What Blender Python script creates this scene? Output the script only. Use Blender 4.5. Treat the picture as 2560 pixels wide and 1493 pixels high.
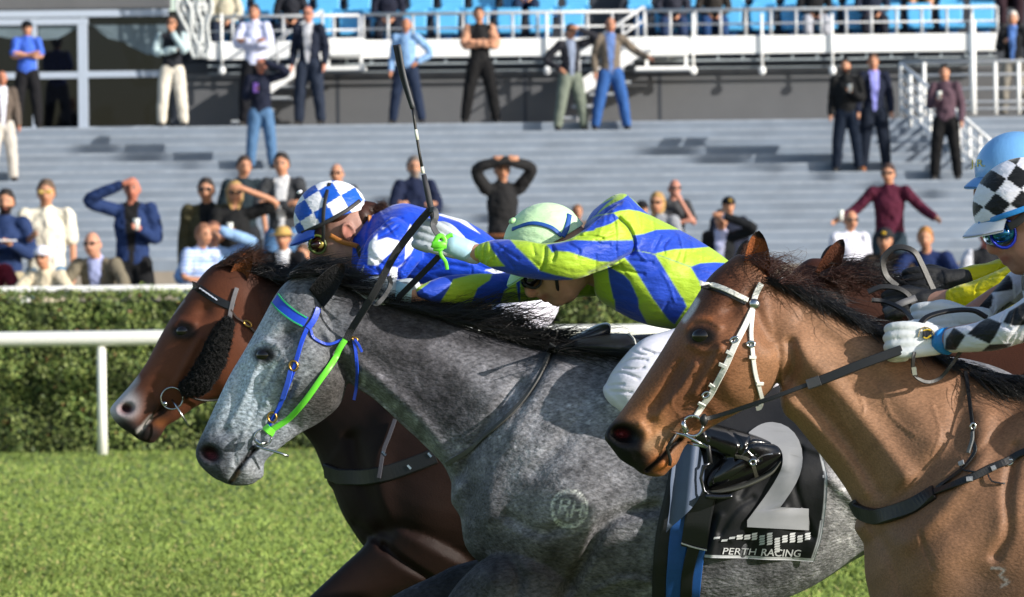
import bpy, bmesh, math, random
import numpy as np
from mathutils import Vector, Matrix
from mathutils.bvhtree import BVHTree
from math import radians as R, pi, sin, cos

for o in list(bpy.data.objects): bpy.data.objects.remove(o)
scene = bpy.context.scene
COL = scene.collection
rnd = random.Random(7)
npr = np.random.RandomState(5)

# ------------------------------------------------------------ camera, light
W, H, F = 2560.0, 1493.0, 10000.0        # photo pixels, focal length in pixels
CAMZ, HOR, ROLL = 1.7, 665.0, 0.0118
cs, sn = cos(ROLL), sin(ROLL)
cd = bpy.data.cameras.new('camera'); cam = bpy.data.objects.new('camera', cd); COL.objects.link(cam)
cam.matrix_world = Matrix(((cs, sn, 0, 0), (0, 0, -1, 0), (-sn, cs, 0, CAMZ), (0, 0, 0, 1)))
cd.sensor_width = 36; cd.lens = 36 * F / W
cd.shift_y = -(H / 2 - HOR) / W
cd.clip_start = .1; cd.clip_end = 2000
cd.dof.use_dof = True; cd.dof.focus_distance = 9.45; cd.dof.aperture_fstop = 10.5
scene.camera = cam

SUN = Vector((1., -.60, .42)).normalized()      # towards the sun
el = math.asin(SUN.z); az = math.atan2(SUN.x, SUN.y)
w = bpy.data.worlds.new('World'); scene.world = w; w.use_nodes = True
nt = w.node_tree; bg = nt.nodes['Background']
sky = nt.nodes.new('ShaderNodeTexSky'); sky.sky_type = 'NISHITA'; sky.sun_disc = False
sky.sun_elevation = el; sky.sun_rotation = az
nt.links.new(sky.outputs[0], bg.inputs[0]); bg.inputs[1].default_value = .14
ld = bpy.data.lights.new('sun', 'SUN'); ld.energy = 4.8; ld.angle = R(.5); ld.color = (1, .95, .87)
lo = bpy.data.objects.new('sun', ld); COL.objects.link(lo)
lo.rotation_euler = SUN.to_track_quat('Z', 'Y').to_euler()
scene.view_settings.view_transform = 'Standard'; scene.view_settings.look = 'None'
scene.view_settings.gamma = 1; scene.view_settings.exposure = 0.42
scene.render.resolution_x = 1024; scene.render.resolution_y = 597

# ------------------------------------------------------------ pixel <-> world
def P(u, v, Y):
    a = (u - W / 2) / F; b = (HOR - v) / F
    return Vector((Y * (a * cs + b * sn), Y, CAMZ + Y * (-a * sn + b * cs)))
def proj(co):
    x = co[..., 0] / co[..., 1]; z = (co[..., 2] - CAMZ) / co[..., 1]
    return W / 2 + F * (x * cs - z * sn), HOR - F * (x * sn + z * cs)
def lin(c):
    if isinstance(c, str):
        c = [int(c[i:i + 2], 16) / 255 for i in (0, 2, 4)]
    return tuple(x / 12.92 if x <= .04045 else ((x + .055) / 1.055) ** 2.4 for x in c)

# ------------------------------------------------------------ materials
MATS = {}
def mat(name, col=None, rough=.6, metal=0., spec=.5, var=0., vscale=20., bump=0., bscale=60., vcol=False,
        stretch=(1, 1, 1), sheen=0., coat=0., col2=None, trans=0., emit=None, rot=0.):
    if name in MATS: return MATS[name]
    m = bpy.data.materials.new(name); m.use_nodes = True; t = m.node_tree; b = t.nodes['Principled BSDF']
    b.inputs['Roughness'].default_value = rough; b.inputs['Metallic'].default_value = metal
    b.inputs['Specular IOR Level'].default_value = spec
    if sheen: b.inputs['Sheen Weight'].default_value = sheen; b.inputs['Sheen Roughness'].default_value = .4
    if coat: b.inputs['Coat Weight'].default_value = coat; b.inputs['Coat Roughness'].default_value = .12
    if trans: b.inputs['Subsurface Weight'].default_value = trans; b.inputs['Subsurface Radius'].default_value = (.02, .008, .004)
    N = t.nodes.new; L = t.links.new
    tc = N('ShaderNodeTexCoord'); mp = N('ShaderNodeMapping'); mp.inputs['Scale'].default_value = stretch; mp.inputs['Rotation'].default_value = (0, R(rot), 0)
    L(tc.outputs['Object'], mp.inputs['Vector'])
    if vcol:
        a = N('ShaderNodeVertexColor'); a.layer_name = 'Col'; src = a.outputs['Color']
    else:
        a = N('ShaderNodeRGB'); a.outputs[0].default_value = (*lin(col), 1); src = a.outputs[0]
    if var or col2:
        n = N('ShaderNodeTexNoise'); n.inputs['Scale'].default_value = vscale; n.inputs['Detail'].default_value = 6
        n.inputs['Roughness'].default_value = .65
        L(mp.outputs[0], n.inputs['Vector'])
        mr = N('ShaderNodeMapRange'); mr.inputs[1].default_value = .3; mr.inputs[2].default_value = .7
        L(n.outputs['Fac'], mr.inputs[0])
        mx = N('ShaderNodeMix'); mx.data_type = 'RGBA'; mx.blend_type = 'MIX' if col2 else 'MULTIPLY'
        if col2:
            L(mr.outputs[0], mx.inputs[0]); L(src, mx.inputs[6]); mx.inputs[7].default_value = (*lin(col2), 1)
        else:
            mr.inputs[3].default_value = 1 - var; mr.inputs[4].default_value = 1 + var
            mx.inputs[0].default_value = 1; L(src, mx.inputs[6]); L(mr.outputs[0], mx.inputs[7])
        src = mx.outputs[2]
    L(src, b.inputs['Base Color'])
    if bump:
        n = N('ShaderNodeTexNoise'); n.inputs['Scale'].default_value = bscale; n.inputs['Detail'].default_value = 5
        L(mp.outputs[0], n.inputs['Vector'])
        bp = N('ShaderNodeBump'); bp.inputs['Strength'].default_value = min(1, bump); bp.inputs['Distance'].default_value = .02 * bump
        L(n.outputs['Fac'], bp.inputs['Height']); L(bp.outputs[0], b.inputs['Normal'])
    MATS[name] = m
    return m

# ------------------------------------------------------------ objects
def tag(o, label=None, cat=None, group=None, kind=None):
    if label: o['label'] = label
    if cat: o['category'] = cat
    if group: o['group'] = group
    if kind: o['kind'] = kind
    return o
OFF = {}
def empty(name, loc, label=None, cat=None, group=None):
    o = bpy.data.objects.new(name, None); COL.objects.link(o); o.location = loc; o.empty_display_size = .05
    OFF[o.name] = Vector(loc)
    return tag(o, label, cat, group)
def adopt(c, p):
    """parent c to p keeping c's world coordinates (both built in world coordinates)"""
    if p is None: return c
    c.parent = p
    c.matrix_parent_inverse = Matrix.Translation(-OFF.get(p.name, Vector((0, 0, 0))))
    OFF[c.name] = Vector((0, 0, 0))
    return c
def obj(name, V, Fc, m, parent=None, smooth=True, uvcol=None):
    me = bpy.data.meshes.new(name)
    V = np.asarray(V, dtype=float)
    me.from_pydata(V.tolist(), [], [list(map(int, f)) for f in Fc] if not isinstance(Fc, np.ndarray) else Fc.tolist())
    if isinstance(m, (list, tuple)):
        for x in m: me.materials.append(x)
    else: me.materials.append(m)
    if smooth: me.polygons.foreach_set('use_smooth', np.ones(len(me.polygons), dtype=bool))
    if uvcol is not None: setcol(me, uvcol)
    me.update()
    o = bpy.data.objects.new(name, me); COL.objects.link(o); OFF[o.name] = Vector((0, 0, 0))
    return adopt(o, parent)
def setcol(me, c):
    a = me.color_attributes.new('Col', 'FLOAT_COLOR', 'POINT')
    cc = np.ones((len(me.vertices), 4)); cc[:, :3] = c
    a.data.foreach_set('color', cc.ravel())
class MB:
    """collects simple shapes into one mesh"""
    def __init__(s): s.V = []; s.F = []; s.n = 0
    def add(s, V, Fc):
        V = np.asarray([tuple(v) for v in V] if not isinstance(V, np.ndarray) else V, dtype=float)
        s.F += [[i + s.n for i in f] for f in Fc]; s.V.append(V); s.n += len(V); return s
    def box(s, x0, x1, y0, y1, z0, z1, b=0.):
        if b <= 0:
            V = [(x, y, z) for x in (x0, x1) for y in (y0, y1) for z in (z0, z1)]
            return s.add(V, [(0, 1, 3, 2), (4, 6, 7, 5), (0, 4, 5, 1), (2, 3, 7, 6), (0, 2, 6, 4), (1, 5, 7, 3)])
        bm = bmesh.new(); bmesh.ops.create_cube(bm, size=1)
        for v in bm.verts:
            v.co = Vector(((x0 + x1) / 2 + v.co.x * (x1 - x0), (y0 + y1) / 2 + v.co.y * (y1 - y0), (z0 + z1) / 2 + v.co.z * (z1 - z0)))
        bmesh.ops.bevel(bm, geom=bm.edges[:], offset=b, segments=2, affect='EDGES', profile=.6)
        bm.verts.index_update()
        s.add([tuple(v.co) for v in bm.verts], [[v.index for v in f.verts] for f in bm.faces]); bm.free(); return s
    def tube(s, pts, r, n=10, flat=None):
        V, Fc = tube(pts, r, n); return s.add(V, Fc)
    def build(s, name, m, parent=None, smooth=False):
        return obj(name, np.concatenate(s.V), s.F, m, parent, smooth)
def catmull(pts, m=6):
    pts = np.asarray(pts, dtype=float); n = len(pts)
    if n < 3:
        t = np.linspace(0, 1, m + 1)[:, None]; return pts[0] * (1 - t) + pts[-1] * t
    ext = np.vstack([2 * pts[0] - pts[1], pts, 2 * pts[-1] - pts[-2]]); out = []
    for i in range(1, n):
        p0, p1, p2, p3 = ext[i - 1], ext[i], ext[i + 1], ext[i + 2]
        for k in range(m):
            t = k / m
            out.append(.5 * ((2 * p1) + (p2 - p0) * t + (2 * p0 - 5 * p1 + 4 * p2 - p3) * t * t + (3 * p1 - p0 - 3 * p2 + p3) * t ** 3))
    out.append(pts[-1]); return np.array(out)
def grid_faces(m, n, closed=True):
    i = np.arange(m - 1)[:, None]; j = np.arange(n if closed else n - 1)[None, :]; j2 = (j + 1) % n
    return np.stack([i * n + j, i * n + j2, (i + 1) * n + j2, (i + 1) * n + j], -1).reshape(-1, 4)
def tube(pts, r, n=10, ref=None):
    """round tube through points, r one radius or a list (each a number or (ra, rb))"""
    pts = np.asarray([tuple(p) for p in pts], dtype=float); m = len(pts)
    if not hasattr(r, '__len__'): r = [r] * m
    rr = np.array([(x, x) if not hasattr(x, '__len__') else x for x in r], dtype=float)
    T = np.gradient(pts, axis=0); T /= np.linalg.norm(T, axis=1)[:, None] + 1e-12
    a = np.array(ref if ref is not None else ((0, 0, 1) if abs(T[0][2]) < .9 else (1, 0, 0)), dtype=float); V = []
    th = np.linspace(0, 2 * pi, n, endpoint=False)
    for i in range(m):
        a = a - T[i] * a.dot(T[i]); a /= np.linalg.norm(a) + 1e-12; b = np.cross(T[i], a)
        V.append(pts[i] + np.outer(np.cos(th) * rr[i, 0], a) + np.outer(np.sin(th) * rr[i, 1], b))
    V = np.concatenate(V); Fc = grid_faces(m, n).tolist()
    Fc += [list(range(n))[::-1], [(m - 1) * n + k for k in range(n)]]
    return V, Fc
def limb(joints, radii, m=5, n=14, flat=1.):
    """tapered capsule chain (closed) through joints"""
    j = np.asarray([tuple(p) for p in joints], dtype=float); r = np.asarray(radii, dtype=float)
    c = catmull(np.hstack([j, r[:, None]]), m)
    d0 = c[0, :3] - c[1, :3]; d0 /= np.linalg.norm(d0); d1 = c[-1, :3] - c[-2, :3]; d1 /= np.linalg.norm(d1)
    pre = [np.append(c[0, :3] + d0 * c[0, 3] * math.sin(a), c[0, 3] * math.cos(a)) for a in (1.45, 1.1, .6)]
    post = [np.append(c[-1, :3] + d1 * c[-1, 3] * math.sin(a), c[-1, 3] * math.cos(a)) for a in (.6, 1.1, 1.45)]
    c = np.vstack([pre, c, post])
    return tube(c[:, :3], [(x, x * flat) for x in c[:, 3]], n)
def ball(c, r, n=16):
    th = np.linspace(0, pi, n // 2 + 1)[1:-1]; r = np.array(r if hasattr(r, '__len__') else (r, r, r)); c = np.array(tuple(c))
    ph = np.linspace(0, 2 * pi, n, endpoint=False)
    V = np.array([[sin(t) * cos(p), sin(t) * sin(p), cos(t)] for t in th for p in ph] + [[0, 0, 1], [0, 0, -1]]) * r + c
    m = len(th); Fc = grid_faces(m, n).tolist()
    Fc += [[m * n, (k + 1) % n, k] for k in range(n)] + [[m * n + 1, (m - 1) * n + k, (m - 1) * n + (k + 1) % n] for k in range(n)]
    return V, [f[::-1] for f in Fc]
def loft(sts, Y0, n=30, m=6, p=2.2):
    """side-view loft. station = (top u, top v, bottom u, bottom v, half width m[, depth offset m[, skew]])"""
    S = catmull([tuple(s) + (0,) * (7 - len(s)) for s in sts], m)
    th = np.linspace(0, 2 * pi, n, endpoint=False); V = []
    def ring(s, k=1., push=None):
        Yc = Y0 + s[5]; T = np.array(P(s[0], s[1], Yc)); B = np.array(P(s[2], s[3], Yc)); C = (T + B) / 2; h = (T - B) / 2
        c = np.cos(th); sg = np.sign(np.sin(th)) * np.abs(np.sin(th)) ** (2 / p)
        q = c + s[6] * (1 - c * c)
        if push is not None: C = C + push
        return C + np.outer(q * k, h) + np.outer(sg * s[4] * k, [0, 1, 0])
    def cen(s): Yc = Y0 + s[5]; return (np.array(P(s[0], s[1], Yc)) + np.array(P(s[2], s[3], Yc))) / 2
    d0 = cen(S[0]) - cen(S[1]); d0 /= np.linalg.norm(d0) + 1e-9; d1 = cen(S[-1]) - cen(S[-2]); d1 /= np.linalg.norm(d1) + 1e-9
    def size(s): return min(s[4], np.linalg.norm(np.array(P(s[0], s[1], Y0)) - np.array(P(s[2], s[3], Y0))) / 2)
    for k, a in ((.2, .5), (.6, .4), (.87, .24)): V.append(ring(S[0], k, d0 * a * size(S[0])))
    for s in S: V.append(ring(s))
    for k, a in ((.87, .24), (.6, .4), (.2, .5)): V.append(ring(S[-1], k, d1 * a * size(S[-1])))
    M = len(V); V = np.concatenate(V); Fc = grid_faces(M, n).tolist() + [list(range(n))[::-1], [(M - 1) * n + k for k in range(n)]]
    return V, Fc
def union(shapes, voxel, smooth=4, fac=.5):
    """join closed shapes into one continuous surface -> V (n,3), F (m,4)"""
    mb = MB()
    for V, Fc in shapes: mb.add(np.asarray(V), Fc)
    me = bpy.data.meshes.new('tmp'); me.from_pydata(np.concatenate(mb.V).tolist(), [], mb.F)
    o = bpy.data.objects.new('tmp', me); COL.objects.link(o)
    md = o.modifiers.new('r', 'REMESH'); md.mode = 'VOXEL'; md.voxel_size = voxel
    if smooth: s = o.modifiers.new('s', 'SMOOTH'); s.factor = fac; s.iterations = smooth
    dg = bpy.context.evaluated_depsgraph_get(); ev = o.evaluated_get(dg); m2 = ev.to_mesh()
    V = np.empty(len(m2.vertices) * 3); m2.vertices.foreach_get('co', V); V = V.reshape(-1, 3)
    nl = len(m2.loops); li = np.empty(nl, dtype=np.int64); m2.loops.foreach_get('vertex_index', li)
    ls = np.empty(len(m2.polygons), dtype=np.int64); m2.polygons.foreach_get('loop_total', ls)
    if (ls == 4).all(): Fc = li.reshape(-1, 4)
    else:
        Fc = []; k = 0
        for c in ls: Fc.append(li[k:k + c].tolist()); k += c
    ev.to_mesh_clear(); bpy.data.objects.remove(o); bpy.data.meshes.remove(me)
    return V, Fc
def inpoly(u, v, poly):
    c = np.zeros(len(u), dtype=bool); j = len(poly) - 1
    for i in range(len(poly)):
        xi, yi = poly[i]; xj, yj = poly[j]
        if yi != yj: c ^= ((yi > v) != (yj > v)) & (u < (xj - xi) * (v - yi) / (yj - yi) + xi)
        j = i
    return c
def linedist(u, v, pts):
    d = np.full(len(u), 1e9)
    for (x0, y0), (x1, y1) in zip(pts[:-1], pts[1:]):
        L2 = (x1 - x0) ** 2 + (y1 - y0) ** 2 + 1e-9
        t = np.clip(((u - x0) * (x1 - x0) + (v - y0) * (y1 - y0)) / L2, 0, 1)
        d = np.minimum(d, np.hypot(u - x0 - t * (x1 - x0), v - y0 - t * (y1 - y0)))
    return d
def blobw(u, v, b):
    cu, cv, ru, rv, a = b; a = R(a)
    x = (u - cu) * cos(a) + (v - cv) * sin(a); y = -(u - cu) * sin(a) + (v - cv) * cos(a)
    return np.sqrt((x / ru) ** 2 + (y / rv) ** 2)
def sculpt(V, Y0, brushes):
    """push the surface out (+m) or in (-m) sideways, the same on both sides"""
    V = V.copy()
    for b in brushes:
        dy = V[:, 1] - Y0; M = V.copy(); M[:, 1] = Y0 - np.abs(dy); u, v = proj(M)
        side = np.clip(np.abs(dy) / .035, 0, 1); side = side * side * (3 - 2 * side)
        if b[0] == 'blob': q = blobw(u, v, b[1]); wgt = np.exp(-q * q * 1.6)
        elif b[0] == 'plate': q = blobw(u, v, b[1]); wgt = 1 / (1 + np.exp((q - 1) * b[3]))
        elif b[0] == 'line': q = linedist(u, v, catmull(b[1], 4)) / b[3]; wgt = np.exp(-q * q * 1.6)
        V[:, 1] += np.sign(dy) * side * wgt * b[2]
    return V
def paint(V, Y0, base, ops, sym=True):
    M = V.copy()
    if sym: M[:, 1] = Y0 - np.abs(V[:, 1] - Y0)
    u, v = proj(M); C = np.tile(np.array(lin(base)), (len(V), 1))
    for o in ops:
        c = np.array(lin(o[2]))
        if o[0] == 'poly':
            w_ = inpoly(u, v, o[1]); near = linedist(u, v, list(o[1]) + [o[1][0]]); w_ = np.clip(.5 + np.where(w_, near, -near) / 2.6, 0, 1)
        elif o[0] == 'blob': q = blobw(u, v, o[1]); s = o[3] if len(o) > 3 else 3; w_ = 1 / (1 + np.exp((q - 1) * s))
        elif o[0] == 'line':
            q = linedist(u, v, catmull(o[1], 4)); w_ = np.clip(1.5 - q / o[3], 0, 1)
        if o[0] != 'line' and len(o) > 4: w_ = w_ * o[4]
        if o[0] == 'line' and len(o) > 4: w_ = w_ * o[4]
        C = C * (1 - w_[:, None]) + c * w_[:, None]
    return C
def noise2(u, v, s, seed=0):
    """smooth value noise"""
    rs = np.random.RandomState(seed); G = rs.rand(64, 64); x = u / s; y = v / s
    xi = np.floor(x).astype(int); yi = np.floor(y).astype(int); fx = x - xi; fy = y - yi
    fx = fx * fx * (3 - 2 * fx); fy = fy * fy * (3 - 2 * fy); g = lambda a, b: G[a % 64, b % 64]
    return (g(xi, yi) * (1 - fx) + g(xi + 1, yi) * fx) * (1 - fy) + (g(xi, yi + 1) * (1 - fx) + g(xi + 1, yi + 1) * fx) * fy
def bvh(*objs):
    V = []; Fc = []; n = 0
    for o in objs:
        vs = [v.co.copy() for v in o.data.vertices]; V += vs; Fc += [[i + n for i in p.vertices] for p in o.data.polygons]; n += len(vs)
    return BVHTree.FromPolygons(V, Fc)
CAM = Vector((0, 0, CAMZ))
def onto(tree, uv, lift=.004, dens=7., sm=3, Ydef=None):
    """points of a path of photo pixels laid on a surface"""
    uv = np.asarray(uv, float); L = np.linalg.norm(np.diff(uv, axis=0), axis=1).sum(); mseg = max(2, int(L / dens / max(1, len(uv) - 1)))
    c = catmull(uv, mseg); out = []; nrm = []; Yl = Ydef
    for u, v in c:
        d = (P(u, v, 1.) - CAM).normalized(); h = tree.ray_cast(CAM, d)
        if h[0] is not None: Yl = h[0].y; p = h[0]; n = h[1] if h[1].dot(d) < 0 else -h[1]
        else: p = P(u, v, Yl if Yl else 10.); n = Vector((0, -1, 0))
        out.append(np.array(p)); nrm.append(np.array(n))
    out = np.array(out); nrm = np.array(nrm)
    for _ in range(sm):
        if len(out) > 2:
            out[1:-1, 1] = (out[:-2, 1] + 2 * out[1:-1, 1] + out[2:, 1]) / 4
            nrm[1:-1] = (nrm[:-2] + nrm[1:-1] + nrm[2:]) / 3
    nrm /= np.linalg.norm(nrm, axis=1)[:, None]
    return out + nrm * lift, nrm
def strap_mesh(pts, nrm, width, thick=.004):
    pts = np.asarray(pts); T = np.gradient(pts, axis=0); T /= np.linalg.norm(T, axis=1)[:, None] + 1e-9
    wv = np.broadcast_to(np.asarray(width, float), (len(pts),)) / 2
    S = np.cross(T, nrm); S /= np.linalg.norm(S, axis=1)[:, None] + 1e-9; Nn = np.cross(S, T)
    t = thick / 2; V = []
    prof = [(-1, -1), (-1, .4), (-.86, 1), (.86, 1), (1, .4), (1, -1)]
    for i in range(len(pts)):
        for a, b in prof: V.append(pts[i] + S[i] * a * wv[i] + Nn[i] * b * t * (1 if np.dot(Nn[i], nrm[i]) > 0 else -1))
    k = len(prof); m = len(pts); Fc = grid_faces(m, k).tolist() + [list(range(k))[::-1], [(m - 1) * k + j for j in range(k)]]
    return np.array(V), Fc
def path3(pts, m=8):
    """(u, v, Y) control points -> smooth 3D path"""
    return catmull([tuple(P(*p)) for p in pts], m)
def free_strap(pts, width, thick=.004, nrm=(0, -1, .15), m=8):
    c = path3(pts, m); return strap_mesh(c, np.tile(np.array(nrm, float), (len(c), 1)), width, thick)
def strands(roots, mids, tips, rad, seg=7, jit=.0, n=3, seed=1):
    """thin tapered hairs; roots, mids, tips (k,3)"""
    k = len(roots); t = np.linspace(0, 1, seg)[None, :, None]; r = np.asarray(roots)[:, None]; m = np.asarray(mids)[:, None]; e = np.asarray(tips)[:, None]
    c = (1 - t) ** 2 * r + 2 * t * (1 - t) * m + t * t * e
    rs = np.random.RandomState(seed)
    if jit:
        ph = rs.rand(k, 1, 3) * 6.28; fr = rs.rand(k, 1, 1) * 5 + 4
        c = c + jit * t * np.sin(ph + fr * t) * rs.rand(k, 1, 1)
    T = np.gradient(c, axis=1); T /= np.linalg.norm(T, axis=2, keepdims=True) + 1e-9
    a = np.cross(T, np.array([0, 1, 0.03])); a /= np.linalg.norm(a, axis=2, keepdims=True) + 1e-9; b = np.cross(T, a)
    rr = np.broadcast_to(np.asarray(rad, float).reshape(-1, 1, 1), (k, 1, 1)) * (1 - .85 * t ** 1.5)
    V = np.stack([c + rr * (cos(x) * a + sin(x) * b) for x in np.linspace(0, 2 * pi, n, endpoint=False)], 2)   # k,seg,n,3
    base = (np.arange(k) * seg * n)[:, None, None]; g = grid_faces(seg, n)[None]
    return V.reshape(-1, 3), (base + g).reshape(-1, 4)

# ============================================================ THE SETTING
HX = lambda u, Y: P(u, HOR, Y).x
def zat(u, v, Y): return P(u, v, Y).z
M_turf = mat('turf', '667a3b', .9, var=.3, vscale=2.2, bump=.5, bscale=40, col2='566b36')
V = [(-400, -60, 0), (400, -60, 0), (400, 900, 0), (-400, 900, 0)]
g = obj('ground', V, [(0, 1, 2, 3)], M_turf); tag(g, kind='structure')
# mown turf of the track: blades over the part one can see
def grass(n=250000):
    Y = 1 / npr.uniform(1 / 39., 1 / 18.5, n); X = npr.uniform(-1, 1, n) * (Y * .17 + .6)
    cl = noise2(X * 10, Y * 4, 1.1, 3) * .6 + noise2(X * 10, Y * 4, 3.5, 4) * .4
    h = (.014 + .018 * npr.rand(n)) * (.6 + .6 * cl); wd = .006 + .006 * npr.rand(n)
    a = npr.rand(n) * pi; lean = npr.normal(0, 1.1, (n, 2)) * h[:, None]
    b = np.stack([X, Y, np.zeros(n)], 1); dx = np.stack([np.cos(a) * wd, np.sin(a) * wd, np.zeros(n)], 1)
    tip = b + np.stack([lean[:, 0], lean[:, 1], h], 1)
    V = np.stack([b - dx, b + dx, tip], 1).reshape(-1, 3); Fc = np.arange(3 * n).reshape(-1, 3)
    k = npr.rand(n)[:, None]; big = noise2(X * 10, Y * 4, 6, 9)[:, None]
    c = np.array(lin('6b823c')) * (1 - k) + np.array(lin('8f9f52')) * k
    c = c * (.8 + .35 * big); dry = (npr.rand(n) < .06)[:, None]; c = np.where(dry, np.array(lin('a9a268')), c)
    return V, Fc, np.repeat(c, 3, 0)
V, Fc, C = grass()
g = obj('grass', V, Fc, mat('grass_blade', None, .75, vcol=True, spec=.2), smooth=False, uvcol=C); tag(g, kind='stuff')
# apron the crowd stands on, behind the hedge
M_conc = mat('concrete', '8a867e', .85, var=.15, vscale=3, bump=.3)
APZ = lambda Y: .45 + (min(Y, 46.5) - 39) * .1
g = MB().add([(x, y, z) for x in (-60, 60) for y, z in ((38.95, 0), (57.4, 0), (57.4, 1.2), (46.5, 1.2), (38.95, .445))], [(0, 1, 2, 3, 4), (9, 8, 7, 6, 5), (0, 5, 6, 1), (1, 6, 7, 2), (2, 7, 8, 3), (3, 8, 9, 4), (4, 9, 5, 0)]).build('pavement', M_conc); tag(g, kind='structure')
# terrace of wide steps
M_step = mat('painted_step', '788391', .8, var=.16, vscale=1.3, bump=.15, bscale=25)
NS, TY0, RUN, TZ0, RISE = 15, 57.4, .46, 1.72, .151
mb = MB(); nose = MB()
mb.box(-60, 40, TY0, 70, 1.0, TZ0)
for k in range(NS):
    y = TY0 + RUN * k; z = TZ0 + RISE * (k + 1)
    mb.box(-60, 40, y, 70 if k == NS - 1 else y + RUN + .1, z - RISE + .001, z)
    nose.box(-60, 40, y - .003, y + .05, z - .03, z + .003)
g = mb.build('terrace', M_step); tag(g, 'blue grey painted concrete viewing terrace of wide shallow steps', 'terrace')
obj_n = nose.build('step_edge', mat('step_edge', '8f98a4', .7, var=.2, vscale=5), g)
g2 = MB().box(-60, 40, TY0 - .03, TY0 - .004, 1.2, TZ0 - .04).build('base_wall', mat('base_wall', '8d8478', .9, var=.1, vscale=4), g)
def tread(v, u=1280):
    """nearest tread to a foot pixel -> (Y, z)"""
    best = None
    for k in range(-1, NS):
        Y = TY0 + RUN * k + .26; z = TZ0 + RISE * (k + 1); vv = proj(np.array(P(u, 0, Y)) * [1, 1, 0] + [0, 0, z])[1]
        if best is None or abs(vv - v) < best[0]: best = (abs(vv - v), Y, z)
    return best[1], best[2]
WY = 66.2
# ------------------------------------------------------------ grandstand
stand = empty('grandstand', (0, WY, 0), 'dark grey grandstand base with white edged seating deck above the terrace', 'grandstand')
TOPZ = TZ0 + RISE * NS
M_wall = mat('wall_grey', '5a5b5e', .8, var=.08, vscale=1.5, bump=.1)
M_dark = mat('dark_cladding', '2f343d', .6, var=.06)
M_white = mat('white_paint', 'eeefee', .5, var=.05, vscale=4)
M_frame = mat('pale_frame', 'a9b4c4', .5, var=.04)
M_glass = mat('dark_glass', '080a0f', .05, spec=.35)
xa, xb, xc = HX(455, WY), HX(430, WY), HX(-900, WY)
DZ = 5.2
w_ = MB().box(xa, 22, WY, WY + .4, TOPZ + .004, 4.95)
w_.box(-30, xb, WY - .02, WY + .4, zat(0, 24, WY), 9)                      # cladding over the doors
w_.box(-60, HX(-400, WY) - .01, WY - .01, WY + .4, TOPZ + .004, 9)
w_.build('wall', M_wall, stand)
j = MB()
for u in (850, 1318, 1655, 2260, 2700): j.box(HX(u, WY) - .025, HX(u, WY) + .025, WY - .008, WY + .01, TOPZ + .01, 4.9)
j.box(xa, 22, WY - .012, WY + .01, zat(1300, 192, WY), zat(1300, 189, WY))
j.build('panel_joint', M_dark, stand)
MB().box(xb, xa, WY - .03, WY + .3, TOPZ, 5.1).build('corner_pier', M_dark, stand)
MB().box(xa - .3, 24, WY + .001, WY + 7, 4.96, DZ - .08).build('deck_slab', M_dark, stand)
f_ = MB().box(HX(525, 65.8), HX(2500, 65.8), WY - .38, WY - .2, zat(1280, 141, 65.8), zat(1280, 96, 65.8), .015)
f_.build('fascia', M_white, stand)
t_ = MB()
for v0, v1 in ((158, 154), (176, 174)): t_.box(HX(525, 65.8), HX(2500, 65.8), WY - .34, WY - .26, zat(1280, v0, 65.8), zat(1280, v1, 65.8))
for u in range(560, 2500, 62): t_.box(HX(u, 65.8), HX(u, 65.8) + .03, WY - .32, WY - .28, zat(1280, 156, 65.8), zat(1280, 140, 65.8))
t_.build('cable_tray', mat('tray', '9aa3a8', .5), stand)
t_ = MB()
for k in range(4): t_.box(xa - .3, 24, WY + 1.35 + .85 * k, WY + 1.4 + .85 * k, DZ - .05, DZ + .38 * (k + 1)); t_.box(xa - .3, 24, WY + 1.4 + .85 * k, WY + 2.3 + .85 * k, DZ + .38 * (k + 1) - .06, DZ + .38 * (k + 1))
t_.box(xa - .3, 24, WY + 5.2, WY + 5.4, DZ, 10)
t_.build('seating_tier', M_dark, stand)
# landings that stand proud of the fascia
for u0, u1 in ((818, 914), (1614, 1725)):
    q = MB().box(HX(u0, 65.4), HX(u1, 65.4), WY - 1.0, WY - .385, zat(u0, 140, 65.4), zat(u0, 97, 65.4), .012)
    q.box(HX(u0 - 20, 65.4), HX(u1 + 6, 65.4), WY - 1.05, WY - .385, zat(u0, 177, 65.4), zat(u0, 168, 65.4))
    for uu in (u0 + 5, u1 - 8): q.box(HX(uu, 65.4), HX(uu, 65.4) + .05, WY - .9, WY - .82, zat(u0, 170, 65.4), zat(u0, 138, 65.4))
    q.build('landing', M_white, stand)
# hanging rods that end in round white caps
for u in (560, 1374, 1740, 1912, 2088, 2438):
    x = HX(u, 65.7); q = MB().tube([(x, WY - .42, zat(u, 170, 65.7)), (x, WY - .42, zat(u, 33, 65.7))], .022, 8)
    V, Fc = ball((x, WY - .44, zat(u, 176, 65.7)), (.06, .05, .075), 12); q.add(V, Fc); q.build('tie_rod', M_white, stand, True)
# railing along the deck
def railing(name, us, Yr, vtop, vmid, vbot, label, step=.4, parent=None):
    r = empty(name, (HX(us[0], Yr), Yr, DZ), label, 'railing') if parent is None else parent
    x0, x1 = HX(us[0], Yr), HX(us[1], Yr); z = [zat(1280, v, Yr) for v in (vtop, vmid, vbot)]
    for zz, rad in ((z[0], .028), (z[1], .018)): MB().tube([(x0, Yr, zz), (x1, Yr, zz)], rad, 8).build('rail', M_rail, r, True)
    n = max(1, int(round((x1 - x0) / step)))
    for i in range(n + 1):
        x = x0 + (x1 - x0) * i / n
        MB().tube([(x, Yr, z[2]), (x, Yr, z[0])], .024, 6).build('post', M_rail, r, True)
    return r
M_rail = mat('rail_metal', 'b9bcc0', .45, metal=.2, spec=.5)
railing('deck_railing', (525, 905), 65.85, 34, 70, 110, 'left length of pale metal railing on the white deck edge, up to the first landing')
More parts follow.
